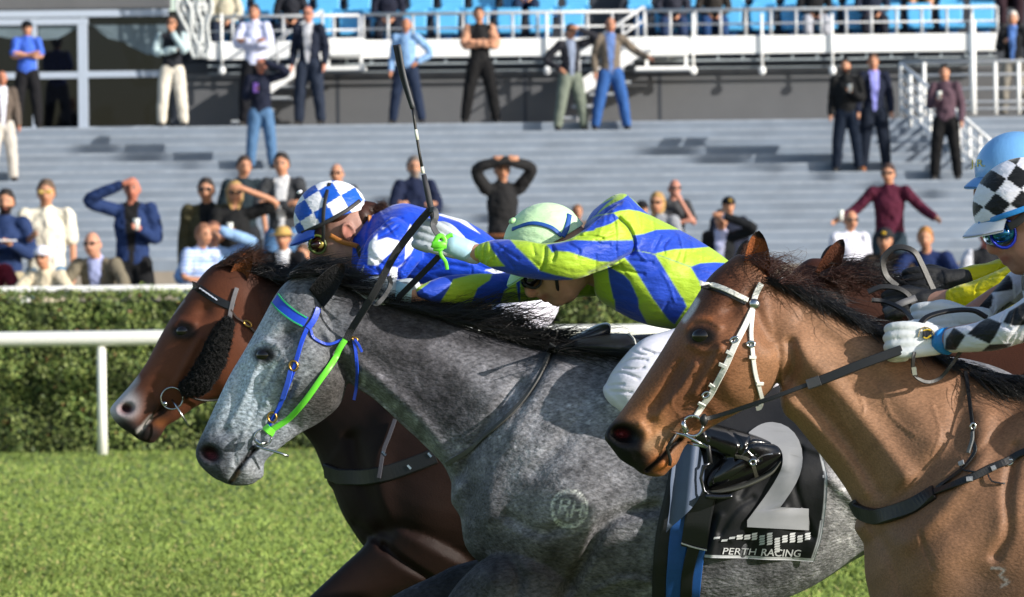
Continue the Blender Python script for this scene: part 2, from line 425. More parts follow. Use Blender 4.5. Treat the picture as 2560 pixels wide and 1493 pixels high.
railing('deck_railing', (915, 1600), 65.9, 32, 68, 110, 'middle length of pale metal railing on the deck edge, between the two stair landings')
railing('deck_railing', (1620, 2500), 65.85, 31, 66, 110, 'right length of pale metal railing on the deck edge, right of the second stair landing')
# flights of stairs down from the landings
for (ux, uy, txt) in ((818, 650, 'white steel stairs behind the man in the dark suit, leading up to the deck'), (1614, 1452, 'white steel stairs with a bold white stringer behind the man in the tan jacket')):
    st = empty('staircase', (HX(ux, 65), 65, TOPZ), txt, 'stairs')
    for Ys in (65.05, 65.75):
        a, b = HX(ux, Ys), HX(uy, Ys); za, zb = zat(1280, 97, Ys), zat(1280, 205, Ys)
        h = .27; Vv = [(x, y, z) for x, z in ((a, za), (b, zb), (b, zb - h), (a, za - h)) for y in (Ys, Ys + .06)]
        mb = MB(); mb.add(Vv, [(0, 2, 4, 6), (1, 7, 5, 3), (0, 1, 3, 2), (2, 3, 5, 4), (4, 5, 7, 6), (6, 7, 1, 0)])
        mb.box(b - .02, b + .1, Ys + .001, Ys + .055, TOPZ, zb - h); mb.build('stringer', M_white, st)
    mb = MB(); n = 7
    for i in range(n):
        x = a + (b - a) * (i + .5) / n; z = za + (zb - za) * (i + .5) / n - .12 - .1; mb.box(x - .15, x + .2, 65.115, 65.745, z, z + .04)
    for i in range(4): mb.box(b - .4 + .28 * i, b + .0 + .28 * i, 65.115, 65.745, TOPZ + .1 + .19 * i, TOPZ + .14 + .19 * i)
    mb.build('tread', mat('tread_metal', '9da2a8', .5), st)
    for dz, rad in ((.46, .026), (.24, .018)): MB().tube([(a, 65.08, za + dz), (b, 65.08, zb + dz)], rad, 8).build('handrail', M_rail, st, True)
    for i in range(4):
        t = i / 3; x = a + (b - a) * t; z = za + (zb - za) * t; MB().tube([(x, 65.08, z), (x, 65.08, z + .46)], .022, 6).build('baluster', M_rail, st, True)
# glass doors
gd = empty('glass_doors', (HX(200, 66), 66, TOPZ), 'dark glazed doors in pale blue grey frames beside the terrace top', 'glass doors')
def fr(u0, u1, v0, v1, d=0.): return MB().box(HX(u0, WY), HX(u1, WY), WY - .07 - d, WY + .1, zat(200, v1, WY), zat(200, v0, WY))
for a in ((-400, 428, 26, 43), (-400, 228, 46, 62, .01), (202, 226, 62.5, 318, .005), (87, 100, 62.5, 318), (-400, 202, 180, 196), (226, 428, 179, 195), (-36, -22, 62.5, 318), (-400, 428, 318, 323, .02)):
    fr(*a).build('door_frame', M_frame, gd)
for u0, u1 in ((-400, -30), (-30, 94), (94, 214), (214, 455)):
    MB().box(HX(u0, WY) + .01, HX(u1, WY) - .01, WY - .0, WY + .02, TOPZ + .01, zat(200, 30, WY)).build('glass_pane', M_glass, gd)
# room behind is simply dark; marquee peaks reflected in the glass are painted as flat shapes on the panes
cu = MB()
for i, (u0, u1, vl, vr) in enumerate(((-20, 90, 84, 82), (104, 200, 99, 70), (232, 322, 60, 108), (322, 425, 112, 140))):
    x0, x1 = HX(u0, WY), HX(u1, WY)
    cu.add([(x0, WY - .006, zat(200, 64, WY)), (x1, WY - .006, zat(200, 64, WY)), (x1, WY - .006, zat(200, vr, WY)), ((x0 + x1) / 2, WY - .006, zat(200, (vl + vr) / 2 + 12, WY)), (x0, WY - .006, zat(200, vl, WY))], [(0, 1, 2, 3, 4)])
cu.build('marquee_reflection', mat('marquee_reflection', '5e6d75', .5, var=.2, vscale=4), gd)
# white lattice screen
la = empty('lattice_screen', (HX(470, 65.6), 65.6, TOPZ + 1), 'tall white lattice screen in front of the dark corner pier', 'screen')
mb = MB()
for i in range(7):
    ua, ub = 428 + i * 17, 486 + i * 5
    pts = [P(ua + 3 * sin(j * 1.3 + i), -40 + j * 31, 65.6 + .03 * (i % 2)) for j in range(7)]
    pts = [P(ua + (ub - ua) * j / 6 + 5 * sin(j * 2.1 + i * 1.7), -40 + j * 31, 65.6 + .03 * (i % 2)) for j in range(7)]
    mb.tube(catmull([tuple(p) for p in pts], 4), [(.03, .02)] * 25, 6)
for j in range(14):
    v = -36 + j * 13; s = j / 13; mb.tube([P(428 + 58 * s, v + 8 * sin(j * 3), 65.62), P(535 - 22 * s, v + 10 * cos(j * 2), 65.63)], .022, 6)
mb.build('lattice', mat('lattice_white', 'c5c9c9', .6, var=.2, vscale=9), la, True)
# raised platform and ramp railings on the right
pf = empty('raised_platform', (HX(2460, 64), 64, TOPZ), 'grey raised platform with white tube railings at the right end of the terrace', 'platform')
MB().box(HX(2345, 64), 24, 63.9, WY + .004, 2.2, zat(2450, 287, 64)).build('platform_wall', M_wall, pf)
for v in (156, 189, 224, 257, 275): MB().tube([(HX(2262, 64), 64.0, zat(2262, v, 64)), (HX(2900, 64), 64.0, zat(2262, v, 64))], .024, 8).build('rail', M_rail, pf, True)
for u in (2316, 2438, 2494, 2552, 2620): MB().tube([(HX(u, 64), 64.0, zat(u, 290, 64)), (HX(u, 64), 64.0, zat(u, 156 if u != 2438 else 50, 64))], .03 if u != 2438 else .05, 8).build('post', M_white, pf, True)
hr = empty('stair_railing', (HX(2255, 63), 63, 3.5), 'white lattice stair railing running down the right side of the terrace', 'railing')
pa = np.array(P(2252, 158, 64.2)); pb = np.array(P(2475, 352, 61.0)); n = 9
for k in range(5):
    d = np.array([0, 0, -.17 * k - (.02 if k else 0)]); MB().tube([pa + d, pb + d], .03 if k in (0, 4) else .018, 8).build('rail', M_white, hr, True)
for i in range(n + 1):
    p = pa + (pb - pa) * i / n; MB().tube([p, p + [0, 0, -.95]], .028, 6).build('post', M_white, hr, True)
for i in range(n):
    p = pa + (pb - pa) * i / n; q = pa + (pb - pa) * (i + 1) / n; MB().tube([p + [0, 0, -.6], q + [0, 0, -.2]], .014, 5).build('brace', M_white, hr, True)
# ------------------------------------------------------------ blue seats
M_seat = mat('seat_blue', '55a6d6', .4, var=.06, vscale=6, spec=.5); M_seat2 = mat('seat_blue_dark', '1569ad', .4)
def make_seat(x, y, z):
    r = empty('stadium_seat', (x, y, z))
    V, Fc = union([limb([(x - .2, y + .2, z + .5), (x - .12, y + .23, z + .52), (x + .12, y + .23, z + .52), (x + .2, y + .2, z + .5)], [.03] * 4, 3, 8)] +
                  [loft_box(x, y + .22, z + .38, .21, .025, .44, z + .84, y + .3)], .022, 2)
    obj('backrest', V, Fc, M_seat, r)
    V, Fc = union([loft_box(x, y + .02, z + .38, .2, .22, .46, z + .45, y + .02)], .022, 3)
    obj('seat', V, Fc, M_seat, r)
    MB().box(x - .09, x + .09, y + .0, y + .16, z, z + .39, .02).build('bracket', M_seat2, r)
    return r
def loft_box(x, y, z0, hx, hy, top, z1, y1):
    c = [(-1, -1), (1, -1), (1, 1), (-1, 1)]
    V = [(x + a * hx * .9, y + b * hy, z0) for a, b in c] + [(x + a * hx, y1 + b * hy, z1) for a, b in c]
    return np.array(V), [(3, 2, 1, 0), (4, 5, 6, 7), (0, 1, 5, 4), (1, 2, 6, 5), (2, 3, 7, 6), (3, 0, 4, 7)]
proto = None
SEATG = 'blue plastic seats in rows on the grandstand deck'
def copy_thing(r, loc):
    c = r.copy(); COL.objects.link(c); c.location = loc
    for ch in r.children:
        d = ch.copy(); COL.objects.link(d); d.parent = c
    return c
for row in range(3):
    y = WY + .75 + .85 * row; z = DZ + .38 * row
    for i in range(-9, 17):
        x = i * .53 + .1 * row; u = proj(np.array([x, y, z]))[0]
        if u < 520 or u > 2500 or 1455 < u < 1600: continue
        if proto is None: proto = make_seat(0, 0, 0); first = True
        s = proto if first else copy_thing(proto, (x, y, z)); s.location = (x, y, z); first = False
        rn = ('front', 'second', 'back')[row]; sc_ = 'left of the second stair landing' if u < 1500 else 'right of the second stair landing'
        tag(s, 'blue plastic stadium seat in the %s row, %s' % (rn, sc_), 'seat', 'blue seats of the %s row %s' % (rn, sc_))
# ------------------------------------------------------------ running rail, hedge, crowd rail
rr = empty('running_rail', (0, 36.9, 0), 'white round running rail on posts in front of the hedge', 'rail')
M_pvc = mat('white_pvc', 'ecece6', .35, var=.03, spec=.5)
zr = zat(0, 849, 36.9)
V, Fc = tube([(-30, 36.9, zr), (30, 36.9, zr)], .07, 20); obj('rail_tube', V, Fc, M_pvc, rr)
for k in range(-4, 5):
    x = HX(250, 36.9) + 5.2 * k
    V, Fc = tube([(x, 36.93, 0), (x, 36.93, .5), (x, 36.93, zr - .03)], [.05, .042, .042], 14); obj('post', V, Fc, M_pvc, rr)
hd = empty('hedge', (0, 38, 0), 'long clipped green hedge between the running rail and the crowd', 'hedge')
HZ, HY = zat(0, 731, 37.6), 37.55
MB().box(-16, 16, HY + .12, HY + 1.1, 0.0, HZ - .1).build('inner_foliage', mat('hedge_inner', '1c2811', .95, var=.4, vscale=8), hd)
def hedge_leaves(n=105000):
    X = npr.uniform(-11, 10.5, n); top = npr.rand(n) < .12
    Z = np.where(top, HZ - .02 + npr.normal(0, .022, n), HZ * npr.rand(n) ** .92)
    lump = (noise2(X * 10 + 100, Z * 10 + 100, 1.3, 1) - .5) * .16 + (noise2(X * 10 + 100, Z * 10 + 100, 4, 2) - .5) * .14
    Y = np.where(top, HY + npr.rand(n) * 1.1, HY + lump + np.abs(npr.normal(0, .06, n)))
    Z = np.where(top, Z + lump * .25, Z)
    c = np.stack([X, Y, Z], 1); s = npr.uniform(.013, .027, n)
    nr = npr.normal(0, .75, (n, 3)) + np.where(top[:, None], [0, 0, 1.2], [0, -1., .5]); nr /= np.linalg.norm(nr, axis=1)[:, None]
    a = np.cross(nr, npr.normal(0, 1, (n, 3))); a /= np.linalg.norm(a, axis=1)[:, None]; b = np.cross(nr, a)
    a *= s[:, None]; b *= s[:, None] * .6
    V = np.stack([c - a, c - b, c + a, c + b], 1).reshape(-1, 3); Fc = np.arange(4 * n).reshape(-1, 4)
    k = npr.rand(n); k2 = noise2(X * 10 + 50, Z * 10 + 50, 3, 7)
    C = np.array(lin('3f5726'))[None] * (1 - k[:, None]) + np.array(lin('838f4e'))[None] * k[:, None]; C *= (.55 + .9 * k2)[:, None]
    red = (npr.rand(n) < .01) | ((noise2(X * 10, Z * 10 + 9, 2.5, 12) > .8) & (npr.rand(n) < .12)); C[red] = lin('7d5a3c')
    return V, Fc, np.repeat(C, 4, 0)
V, Fc, C = hedge_leaves(); obj('leaves', V, Fc, mat('leaf', None, .55, vcol=True, spec=.35), hd, smooth=False, uvcol=C)
cr = empty('crowd_fence', (0, 39.2, 0), 'white topped fence rail along the crowd behind the hedge', 'fence')
MB().box(-16, HX(-12, 39.2), 39.05, 39.3, zat(0, 752, 39.2), zat(0, 713, 39.2), .02).build('end_block', M_white, cr)
MB().box(HX(-12, 39.2) + .01, 16, 39.1, 39.26, zat(0, 732, 39.2), zat(0, 717, 39.2), .012).build('top_rail', M_white, cr)
q = MB()
for k in range(-5, 6): q.box(k * 2.4, k * 2.4 + .07, 39.14, 39.22, 0.5, zat(0, 734, 39.2))
q.build('post', M_white, cr)

# ------------------------------------------------------------ floodlight towers added out of view, heads shaped to shade strips of the steps
def light_tower(u, v, wdt, L, label):
    Yv, z = tread(v, u); S0 = Vector((HX(u, Yv), Yv, z - .07)); s = 26.
    c = S0 + SUN * s; t = empty('floodlight_tower', (c.x, c.y, 0), label, 'light tower')
    ex = Vector((SUN.x, SUN.y, 0)).cross(Vector((0, 0, 1))).normalized(); hh = L * SUN.z / math.hypot(SUN.x, SUN.y)
    mb = MB(); V = [c + ex * a * wdt / 2 + Vector((SUN.x, SUN.y, 0)) * b * .1 + Vector((0, 0, d * hh / 2)) for a in (-1, 1) for b in (-1, 1) for d in (-1, 1)]
    mb.add(V, [(0, 1, 3, 2), (4, 6, 7, 5), (0, 4, 5, 1), (2, 3, 7, 6), (0, 2, 6, 4), (1, 5, 7, 3)]); mb.build('lamp_bank', M_dark, t)
    MB().tube([(c.x, c.y, 0), (c.x, c.y, c.z)], [.16, .05], 10).build('pole', M_rail, t, True)
light_tower(295, 383, .4, 2.6, 'tall floodlight tower out of frame, shading the left diagonal strip of steps')
light_tower(1735, 383, .46, 2.9, 'tall floodlight tower out of frame, shading the right diagonal strip of steps')

# ============================================================ THE CROWD
M_skin = mat('skin', None, .55, vcol=True, spec=.35, trans=.1)
def clothmat(c, var=.12): return mat('cloth_' + c, c, .85, var=var, vscale=14, bump=.35, bscale=22, spec=.2)
ARM = {'down': ((.135, .03, .645), (.14, -.04, .50)), 'fold': ((.132, -.05, .665), (-.055, -.115, .69)),
       'hip': ((.215, .05, .67), (.11, -.03, .575)), 'shade': ((.235, -.08, .865), (.03, -.125, .955)),
       'hold': ((.135, .0, .65), (.055, -.165, .70)), 'chin': ((.12, -.11, .675), (.015, -.115, .845)),
       'lean': ((.19, -.14, .67), (.03, -.25, .655)), 'out': ((.215, -.02, .70), (.32, -.12, .63)),
       'ride': ((.17, -.06, .64), (.03, -.2, .62)), 'over': ((.165, -.06, .93), (-.01, -.115, .985)),
       'lap': ((.14, -.02, .66), (.05, -.2, .57))}
def person(x, y, z0, Ht, la='down', ra='down', top='333333', legs='222222', skin='b98569', hair='3a2b20', shirt=None, glasses=None,
           hat=None, short=False, vest=None, spread=.05, yaw=0., longhair=False, label='', sit=False, shoes='1a1715', hold=None, stripes=None,
           bald=False, belt=None, hs=1.0, cap_badge=None, wide=1., beard=None, group=None, lean=0., shorts=False, tilt=0.):
    r = empty('person', (x, y, z0), label, 'person', group)
    cy, sy = cos(yaw), sin(yaw)
    def W_(p):
        px, py, pz = p; py = py - lean * max(0, pz - .5)
        return np.array([x + Ht * (px * cy - py * sy), y + Ht * (px * sy + py * cy), z0 + Ht * pz])
    def WL(ps): return [W_(p) for p in ps]
    shx = .098 * wide; shz = .812
    dz = 0.
    if sit: dz = -.235
    def D(p): return (p[0], p[1], p[2] + dz)
    def arm(kind, s):
        e, h = ARM[kind]; return [(s * shx, 0, shz), (s * e[0], e[1], e[2]), (s * h[0], h[1], h[2])]
    A = {-1: arm(la, -1), 1: arm(ra, 1)}
    hip = (.0, 0, .50)
    if not sit:
        L = {s: [(s * .05, 0, .50), (s * (.055 + spread * .5), -.012, .275), (s * (.05 + spread), .012, .035)] for s in (-1, 1)}
    else:
        L = {s: [(s * .055, 0, .265), (s * .085, -.24, .275), (s * .08, -.25, .03)] for s in (-1, 1)}
    def T(pts): return WL([D(p) for p in pts])
    rad = lambda *a: [q * Ht for q in a]
    hc = (tilt, -.012, .925)
    # ---- body: one continuous skin surface
    sh = [limb(T([(0, .01, .50), (0, .01, .62), (0, .005, .74), (0, 0, .80)]), rad(.055, .05, .05, .035), 4, 12, 1),
          limb(T([(-shx * .8, 0.004, .79), (shx * .8, 0.004, .79)]), rad(.02, .02), 3, 10), limb(T([(0, .006, .80), (0, .0, .87)]), rad(.034, .031), 3, 12)]
    k = 1.03 * hs
    hcw = T([hc])[0]
    V, Fc = ball((0, 0, 0), (.043 * Ht * k, .053 * Ht * k, .066 * Ht * k), 20)
    V = V.copy(); zz = V[:, 2] / (.066 * Ht * k); V[:, 0] *= 1 - .16 * np.clip(-zz, 0, 1); fr = V[:, 1] < 0
    V[:, 1] -= np.where(fr, .008 * Ht * np.exp(-((zz + .18) / .2) ** 2) * np.exp(-(V[:, 0] / (.010 * Ht)) ** 2) * 1.8, 0)
    V[:, 1] += np.where(fr, .004 * Ht * np.exp(-((zz - .1) / .12) ** 2) * (np.abs(V[:, 0]) > .008 * Ht), 0)
    R2 = np.array([[cy, -sy, 0], [sy, cy, 0], [0, 0, 1]]); V = V @ R2.T + hcw; sh.append((V, Fc))
    for s in (-1, 1):
        sh.append(ball(T([(tilt + s * .044 * k, .004, .92)])[0], (.007 * Ht, .011 * Ht, .018 * Ht), 8))
        a = T(A[s]); sh.append(limb(a, rad(.02, .019, .016), 4, 10))
        d = a[2] - a[1]; d /= np.linalg.norm(d)
        if A[s][2][2] > .9: d = np.array([-s * 1., -.1, .1]); d /= np.linalg.norm(d)
        up = np.array([0, 0, 1.]); sd = np.cross(d, up); sd /= np.linalg.norm(sd) + 1e-9; up = np.cross(sd, d)
        sh.append(limb([a[2], a[2] + d * .035 * Ht], rad(.018, .018), 2, 10, .75))
        for q in range(4):
            o = a[2] + d * .035 * Ht + up * (q - 1.5) * .0095 * Ht; sh.append(limb([o, o + d * .02 * Ht, o + d * .035 * Ht + sd * s * .008 * Ht], rad(.0052, .005, .004), 2, 6))
        sh.append(limb([a[2] + up * .012 * Ht, a[2] + up * .022 * Ht + d * .022 * Ht], rad(.0065, .005), 2, 6))
        l = WL(L[s]); sh.append(limb(l, rad(.05, .038, .022), 4, 10)); sh.append(limb([l[2], l[2] + np.array([0, -.035 * Ht, -.01 * Ht])], rad(.018, .014), 2, 8))
    V, Fc = union(sh, .0075 * Ht, 2)
    C = np.tile(lin(skin), (len(V), 1)); rel = (V - hcw) @ R2 / Ht
    hd_ = np.abs(rel).max(1) < .08; face = hd_ & (rel[:, 1] < -.02)
    def mark(cx, cz, rx, rz, c, a=1.):
        q = face & (((np.abs(rel[:, 0]) - cx) / rx) ** 2 + ((rel[:, 2] - cz) / rz) ** 2 < 1); C[q] = C[q] * (1 - a) + np.array(lin(c)) * a
    mark(.017, .006, .009, .006, '2b1d18'); mark(.017, .017, .012, .0035, hair if not bald else '6b4a3a', .7); mark(0, -.034, .017, .005, '8c4a42', .8)
    if beard:
        q = hd_ & (rel[:, 2] < -.022) & (rel[:, 1] < .02) & ~((np.abs(rel[:, 0]) < .014) & (np.abs(rel[:, 2] + .034) < .005)) & (rel[:, 2] > -.075); C[q] = lin(beard)
    obj('body', V, Fc, M_skin, r, uvcol=C)
    # ---- clothing
    g = .0
    tor = limb(T([(0, .008, .515), (0, .006, .63), (0, -.0, .74), (0, .0, .795)]), rad(.070, .066, .072, .05), 5, 16, 1)
    def wideX(Vf, f=1.30):
        Vv, Ff = Vf; c0 = W_((0, 0, 0)); q = (Vv - c0) @ R2; q[:, 0] *= f * wide; return q @ R2.T + c0, Ff
    hem = .50 if vest is None else .52
    tops = [wideX(tor), limb(T([(-shx, .0, .805), (0, .004, .822), (shx, .0, .805)]), rad(.031, .036, .031), 4, 12),
            limb(T([(0, .004, .80), (0, .004, .846)]), rad(.05, .038), 2, 12)]
    for s in (-1, 1):
        a = T(A[s]); e = a if not short else [a[0], a[0] + (a[1] - a[0]) * .75]
        if not short: e = [a[0], a[1], a[1] + (a[2] - a[1]) * .88]
        tops.append(limb(e, rad(*((.042, .037, .030) if not short else (.041, .038))), 5, 12))
    V, Fc = union(tops, .009 * Ht, 3)
    nz = noise2(V[:, 0] * 40 + V[:, 1] * 20 + 60, V[:, 2] * 40 + 60, 3.2, int(abs(x * 7)) % 40) - .5; nz2 = noise2(V[:, 0] * 40 + V[:, 2] * 22 + 90, V[:, 2] * 40 - V[:, 0] * 20 + 90, 1.3, 5) - .5; V[:, 1] += nz * .026 + nz2 * .016; V[:, 0] += nz * .012 + nz2 * .008
    C = np.tile(lin(top), (len(V), 1)); rel2 = (V - W_((0, 0, dz))) @ R2 / Ht
    if stripes:
        q = (np.sin(rel2[:, 2] * 260) > 0); C[q] = lin(stripes)
    if vest:
        q = np.abs(rel2[:, 0]) > .093 * wide; C[q] = lin(vest)
        for s in (-1, 1):
            a = T(A[s]); d1 = linedist3(V, a[1], a[2]) < .04 * Ht; d2 = linedist3(V, a[0] + (a[1] - a[0]) * .25, a[1]) < .036 * Ht; C[d1 | d2] = lin(vest)
    if shirt and not vest:
        q = (rel2[:, 1] < -.02) & (np.abs(rel2[:, 0]) < .012 + .028 * np.clip((rel2[:, 2] - .5) / .3, 0, 1)) & (np.abs(rel2[:, 0]) < .045); 
        for s in (-1, 1):
            a = T(A[s]); q &= ~(linedist3(V, a[1], a[2]) < .034 * Ht)
        C[q] = lin(shirt)
    q = (rel2[:, 2] > .825)
    if shirt: C[q & (np.abs(rel2[:, 0]) < .045)] = lin(shirt)
    obj('jacket' if (shirt or vest) else 'top', V, Fc, mat('cloth_v', None, .85, vcol=True, var=.14, vscale=16, bump=.5, bscale=20, spec=.2), r, uvcol=C)
    lg = [limb(WL([(-.045, .004, .505 + (dz if sit else 0)), (.045, .004, .505 + (dz if sit else 0))]), rad(.066, .066), 3, 14, 1)]
    for s in (-1, 1):
        l = WL(L[s]); ll = [l[0], l[1], l[1] + (l[2] - l[1]) * (.9 if not shorts else .02)]; lg.append(limb(ll, rad(.066, .053, .043 if not shorts else .05), 5, 12))
    V, Fc = union(lg, .009 * Ht, 3)
    nz = noise2(V[:, 0] * 40 + V[:, 1] * 9 + 60, V[:, 2] * 30 + 60, 2.6, 3) - .5; V[:, 1] += nz * .02; V[:, 0] += nz * .01
    obj('shorts' if shorts else 'trousers', V, Fc, clothmat(legs), r)
    sh = []
    for s in (-1, 1):
        l = WL(L[s])[2]; f = (R2 @ np.array([s * .01, -.075 * Ht, 0])); V, Fc = union([limb([l + [0, .02 * Ht, -.015 * Ht], l + f * .6 + [0, 0, -.017 * Ht], l + f + [0, 0, -.022 * Ht]], rad(.030, .028, .021), 3, 10)], .008 * Ht, 1)
        V[:, 2] = np.maximum(V[:, 2], z0 if not sit else z0 - 1); obj('shoe', V, Fc, mat('shoe_' + shoes, shoes, .5), r)
    # ---- hair, hat, glasses
    if not bald or longhair:
        V, Fc = ball((0, .006 * Ht, .010 * Ht), (.048 * Ht * k, .056 * Ht * k, .064 * Ht * k), 22); V = V.copy()
        lo_ = (.012 if not longhair else -.13)
        fz = np.where(V[:, 1] < -.01 * Ht, .034 * Ht, np.where(np.abs(V[:, 1]) < .02 * Ht, .0, -.03 * Ht))
        if longhair: fz = np.where(V[:, 1] < -.02 * Ht, .03 * Ht, -.11 * Ht)
        nzh = np.random.RandomState(3).normal(0, .0022 * Ht, V.shape)
        low = V[:, 2] < fz
        if longhair:
            V[:, 2] = np.where((V[:, 1] > -.02 * Ht) & (V[:, 2] < 0), V[:, 2] * 2.0, V[:, 2])
        V[low & (V[:, 1] < -.01 * Ht), 1] *= .8
        V[:, 2] = np.where(low & (V[:, 1] < -.01 * Ht), np.maximum(V[:, 2], fz * .9), V[:, 2])
        if not longhair: V[:, 2] = np.maximum(V[:, 2], np.where(V[:, 1] < -.005 * Ht, .028 * Ht, -.03 * Ht))
        V = (V + nzh) @ R2.T + hcw; obj('hair', V, Fc, mat('hair_' + hair, hair, .7, var=.4, vscale=60, bump=.8, bscale=80), r)
    if hat:
        kind, hcl = hat
        V, Fc = ball((0, .004 * Ht, .026 * Ht), (.053 * Ht * k, .060 * Ht * k, .052 * Ht * k), 20); V = V.copy(); V[:, 2] = np.maximum(V[:, 2], .02 * Ht)
        b = ball((0, -.05 * Ht, .022 * Ht), (.042 * Ht, .052 * Ht, .005 * Ht), 16) if kind == 'cap' else ball((0, 0, .022 * Ht), (.088 * Ht, .092 * Ht, .007 * Ht), 20)
        if kind == 'beanie': b = ball((0, 0, .03 * Ht), (.05 * Ht, .057 * Ht, .03 * Ht), 16)
        mb = MB(); mb.add(V, Fc); mb.add(*b); VV = np.concatenate(mb.V) @ R2.T + hcw
        ho = obj('hat', VV, mb.F, clothmat(hcl), r)
        if cap_badge:
            V, Fc = ball((0, -.06 * Ht * k, .045 * Ht), (.016 * Ht, .006 * Ht, .011 * Ht), 10); obj('badge', V @ R2.T + hcw, Fc, clothmat(cap_badge), ho)
    if glasses:
        mb = MB()
        for s in (-1, 1): mb.add(*ball((s * .02 * Ht, -.051 * Ht * k, .006 * Ht), (.0175 * Ht, .008 * Ht, .011 * Ht), 12)); mb.tube([(s * .036 * Ht, -.045 * Ht, .01 * Ht), (s * .046 * Ht, .0, .01 * Ht)], .0028 * Ht, 6)
        mb.tube([(-.02 * Ht, -.056 * Ht, .01 * Ht), (.02 * Ht, -.056 * Ht, .01 * Ht)], .003 * Ht, 6)
        VV = np.concatenate(mb.V) @ R2.T + hcw; obj('sunglasses', VV, mb.F, mat('lens_' + glasses, glasses, .12, spec=.7), r)
    if belt:
        V, Fc = tube([W_((.098 * cos(t) * wide, .072 * sin(t) + .006, .53 + dz)) for t in np.linspace(0, 2 * pi, 24)], .011 * Ht, 6); obj('belt', V, Fc, clothmat(belt), r)
    if hold:
        kind, s, hl = hold; a = T(A[s]); c = a[2] + np.array([-s * .012 * Ht, -.035 * Ht, .02 * Ht])
        if kind == 'cup':
            V, Fc = tube([c + [0, 0, -.05], c + [0, 0, .03], c + [0, 0, .07]], [.027, .034, .037], 14); h = obj('drink_cup', V, Fc, mat('cup_clear', 'd9dcd6', .2, spec=.6)); 
            tag(h, hl, 'cup')
        elif kind == 'phone':
            h = MB().box(c[0] - .04, c[0] + .04, c[1] - .012, c[1], c[2] - .07, c[2] + .08, .008).build('mobile_phone', mat('phone_purple', '9a6bd8', .35)); tag(h, hl, 'phone')
        elif kind == 'paper':
            h = MB().box(c[0] - .11, c[0] + .09, c[1] - .10, c[1] + .02, c[2] - .01, c[2] + .004).build('race_book', mat('paper', 'e8e8ea', .7)); tag(h, hl, 'booklet')
            h.rotation_euler = (0, 0, 0)
    return r
def linedist3(V, a, b):
    ab = b - a; t = np.clip(((V - a) @ ab) / (ab @ ab + 1e-9), 0, 1); return np.linalg.norm(V - a - t[:, None] * ab, axis=1)
RY = random.Random(11)
def stand_at(u, vt, vf, **k):
    Y, z = tread(vf, u); zt = zat(u, vt, Y); Ht = (zt - z) / 1.0
    k.setdefault('yaw', RY.uniform(-.28, .28)); k.setdefault('tilt', RY.uniform(-.008, .008))
    return person(HX(u, Y), Y, z, Ht / .992, **k)
def near_at(u, vt, Y, z0=.5, Ht=None, **k):
    zt = zat(u, vt, Y); k.setdefault('yaw', RY.uniform(-.28, .28)); k.setdefault('tilt', RY.uniform(-.01, .01))
    if z0 < .6: z0 = APZ(Y)
    if Ht: z0 = zt - Ht * .99
    return person(P(u, vt, Y).x, Y, z0, (zt - z0) / .99, **k)
# --- on the terrace
stand_at(74, 54, 318, la='fold', ra='fold', top='3f63c4', legs='16161a', hat=('cap', '15171c'), short=True, label='man in bright blue polo shirt and black cap standing by the glass doors', yaw=.1)
stand_at(10, 178, 450, la='down', ra='down', top='5a5049', shirt='c9cbd8', legs='b9b3ab', bald=True, skin='b0755c', label='man in brown jacket over a white shirt at the left edge of the terrace', yaw=.3)
stand_at(436, 40, 321, la='fold', ra='chin', top='22242b', vest='a9bcc0', legs='cfc8bb', hair='2a211c', glasses='15100e', label='man in cream trousers and black vest touching his chin')
stand_at(643, 11, 303, la='fold', ra='fold', top='c6cbe6', legs='15161c', skin='b47f66', hair='40312a', hold=('paper', 1, 'white race book held by the man in the pale lavender shirt'), label='man in pale lavender shirt with folded arms, behind the man raising his hand')
stand_at(657, 146, 419, la='hold', ra='shade', top='171c2e', legs='4a6a8e', bald=True, skin='b0745f', hold=('phone', -1, 'purple phone held by the man in the navy sweater'), label='man in navy sweater and blue jeans shading his eyes, purple phone in hand')
stand_at(779, 16, 316, la='down', ra='down', top='1a2030', shirt='b7b9c0', legs='232b3b', bald=True, skin='b67c68', hair='7a6a60', glasses='231a18', label='bald man in dark navy suit with open light shirt at the terrace top', spread=.045)
stand_at(1022, 45, 304, la='down', ra='hip', top='7fa3cd', legs='1f2a40', hair='9a9088', bald=True, skin='ab7357', spread=.09, label='man in light blue shirt and navy trousers, legs apart, hand on hip', yaw=-.2)
stand_at(1206, 18, 303, la='fold', ra='fold', top='1b1b1d', vest='b98a70', legs='141416', hair='2b1a14', spread=.085, label='man in black vest with bare folded arms standing legs apart', beard=None)
stand_at(1432, 62, 326, la='hip', ra='shade', top='25262d', shirt='7f8aa0', legs='6e766b', hat=('cap', '1a1a22'), label='man in dark jacket and grey green trousers shading his eyes, other hand on hip', spread=.08)
stand_at(1532, 44, 322, la='down', ra='out', top='6e6459', shirt='5f7ab0', legs='2f5590', bald=True, skin='b07b62', label='man in open tan jacket, blue top and blue jeans beside the white stairs', spread=.09)
stand_at(2122, 147, 425, la='down', ra='hold', top='191a1c', legs='141e2e', hair='18120f', beard='2b1d17', hold=('cup', 1, 'coffee cup held by the man in the black jacket'), label='dark haired man in black jacket and dark jeans holding a coffee cup', wide=1.1)
stand_at(2190, 136, 424, la='down', ra='down', top='161c2e', shirt='8d8fd6', legs='121a28', hair='5a4030', label='man in navy suit with a violet shirt beside the man in black', shoes='8a5530')
stand_at(2368, 163, 446, la='hold', ra='down', top='4c3b45', legs='121214', hair='241a15', stripes='5a4550', hold=('cup', -1, 'pink drink held by the man in the checked shirt'), label='man in dark checked shirt and black trousers by the white stair railing')
near_at(2532, 29, 64.9, z0=zat(2450, 287, 64) , la='hold', ra='down', top='17191e', shirt='5a7fc0', legs='8a857c', hair='c9c4be', label='white haired man in black jumper behind the platform railings')
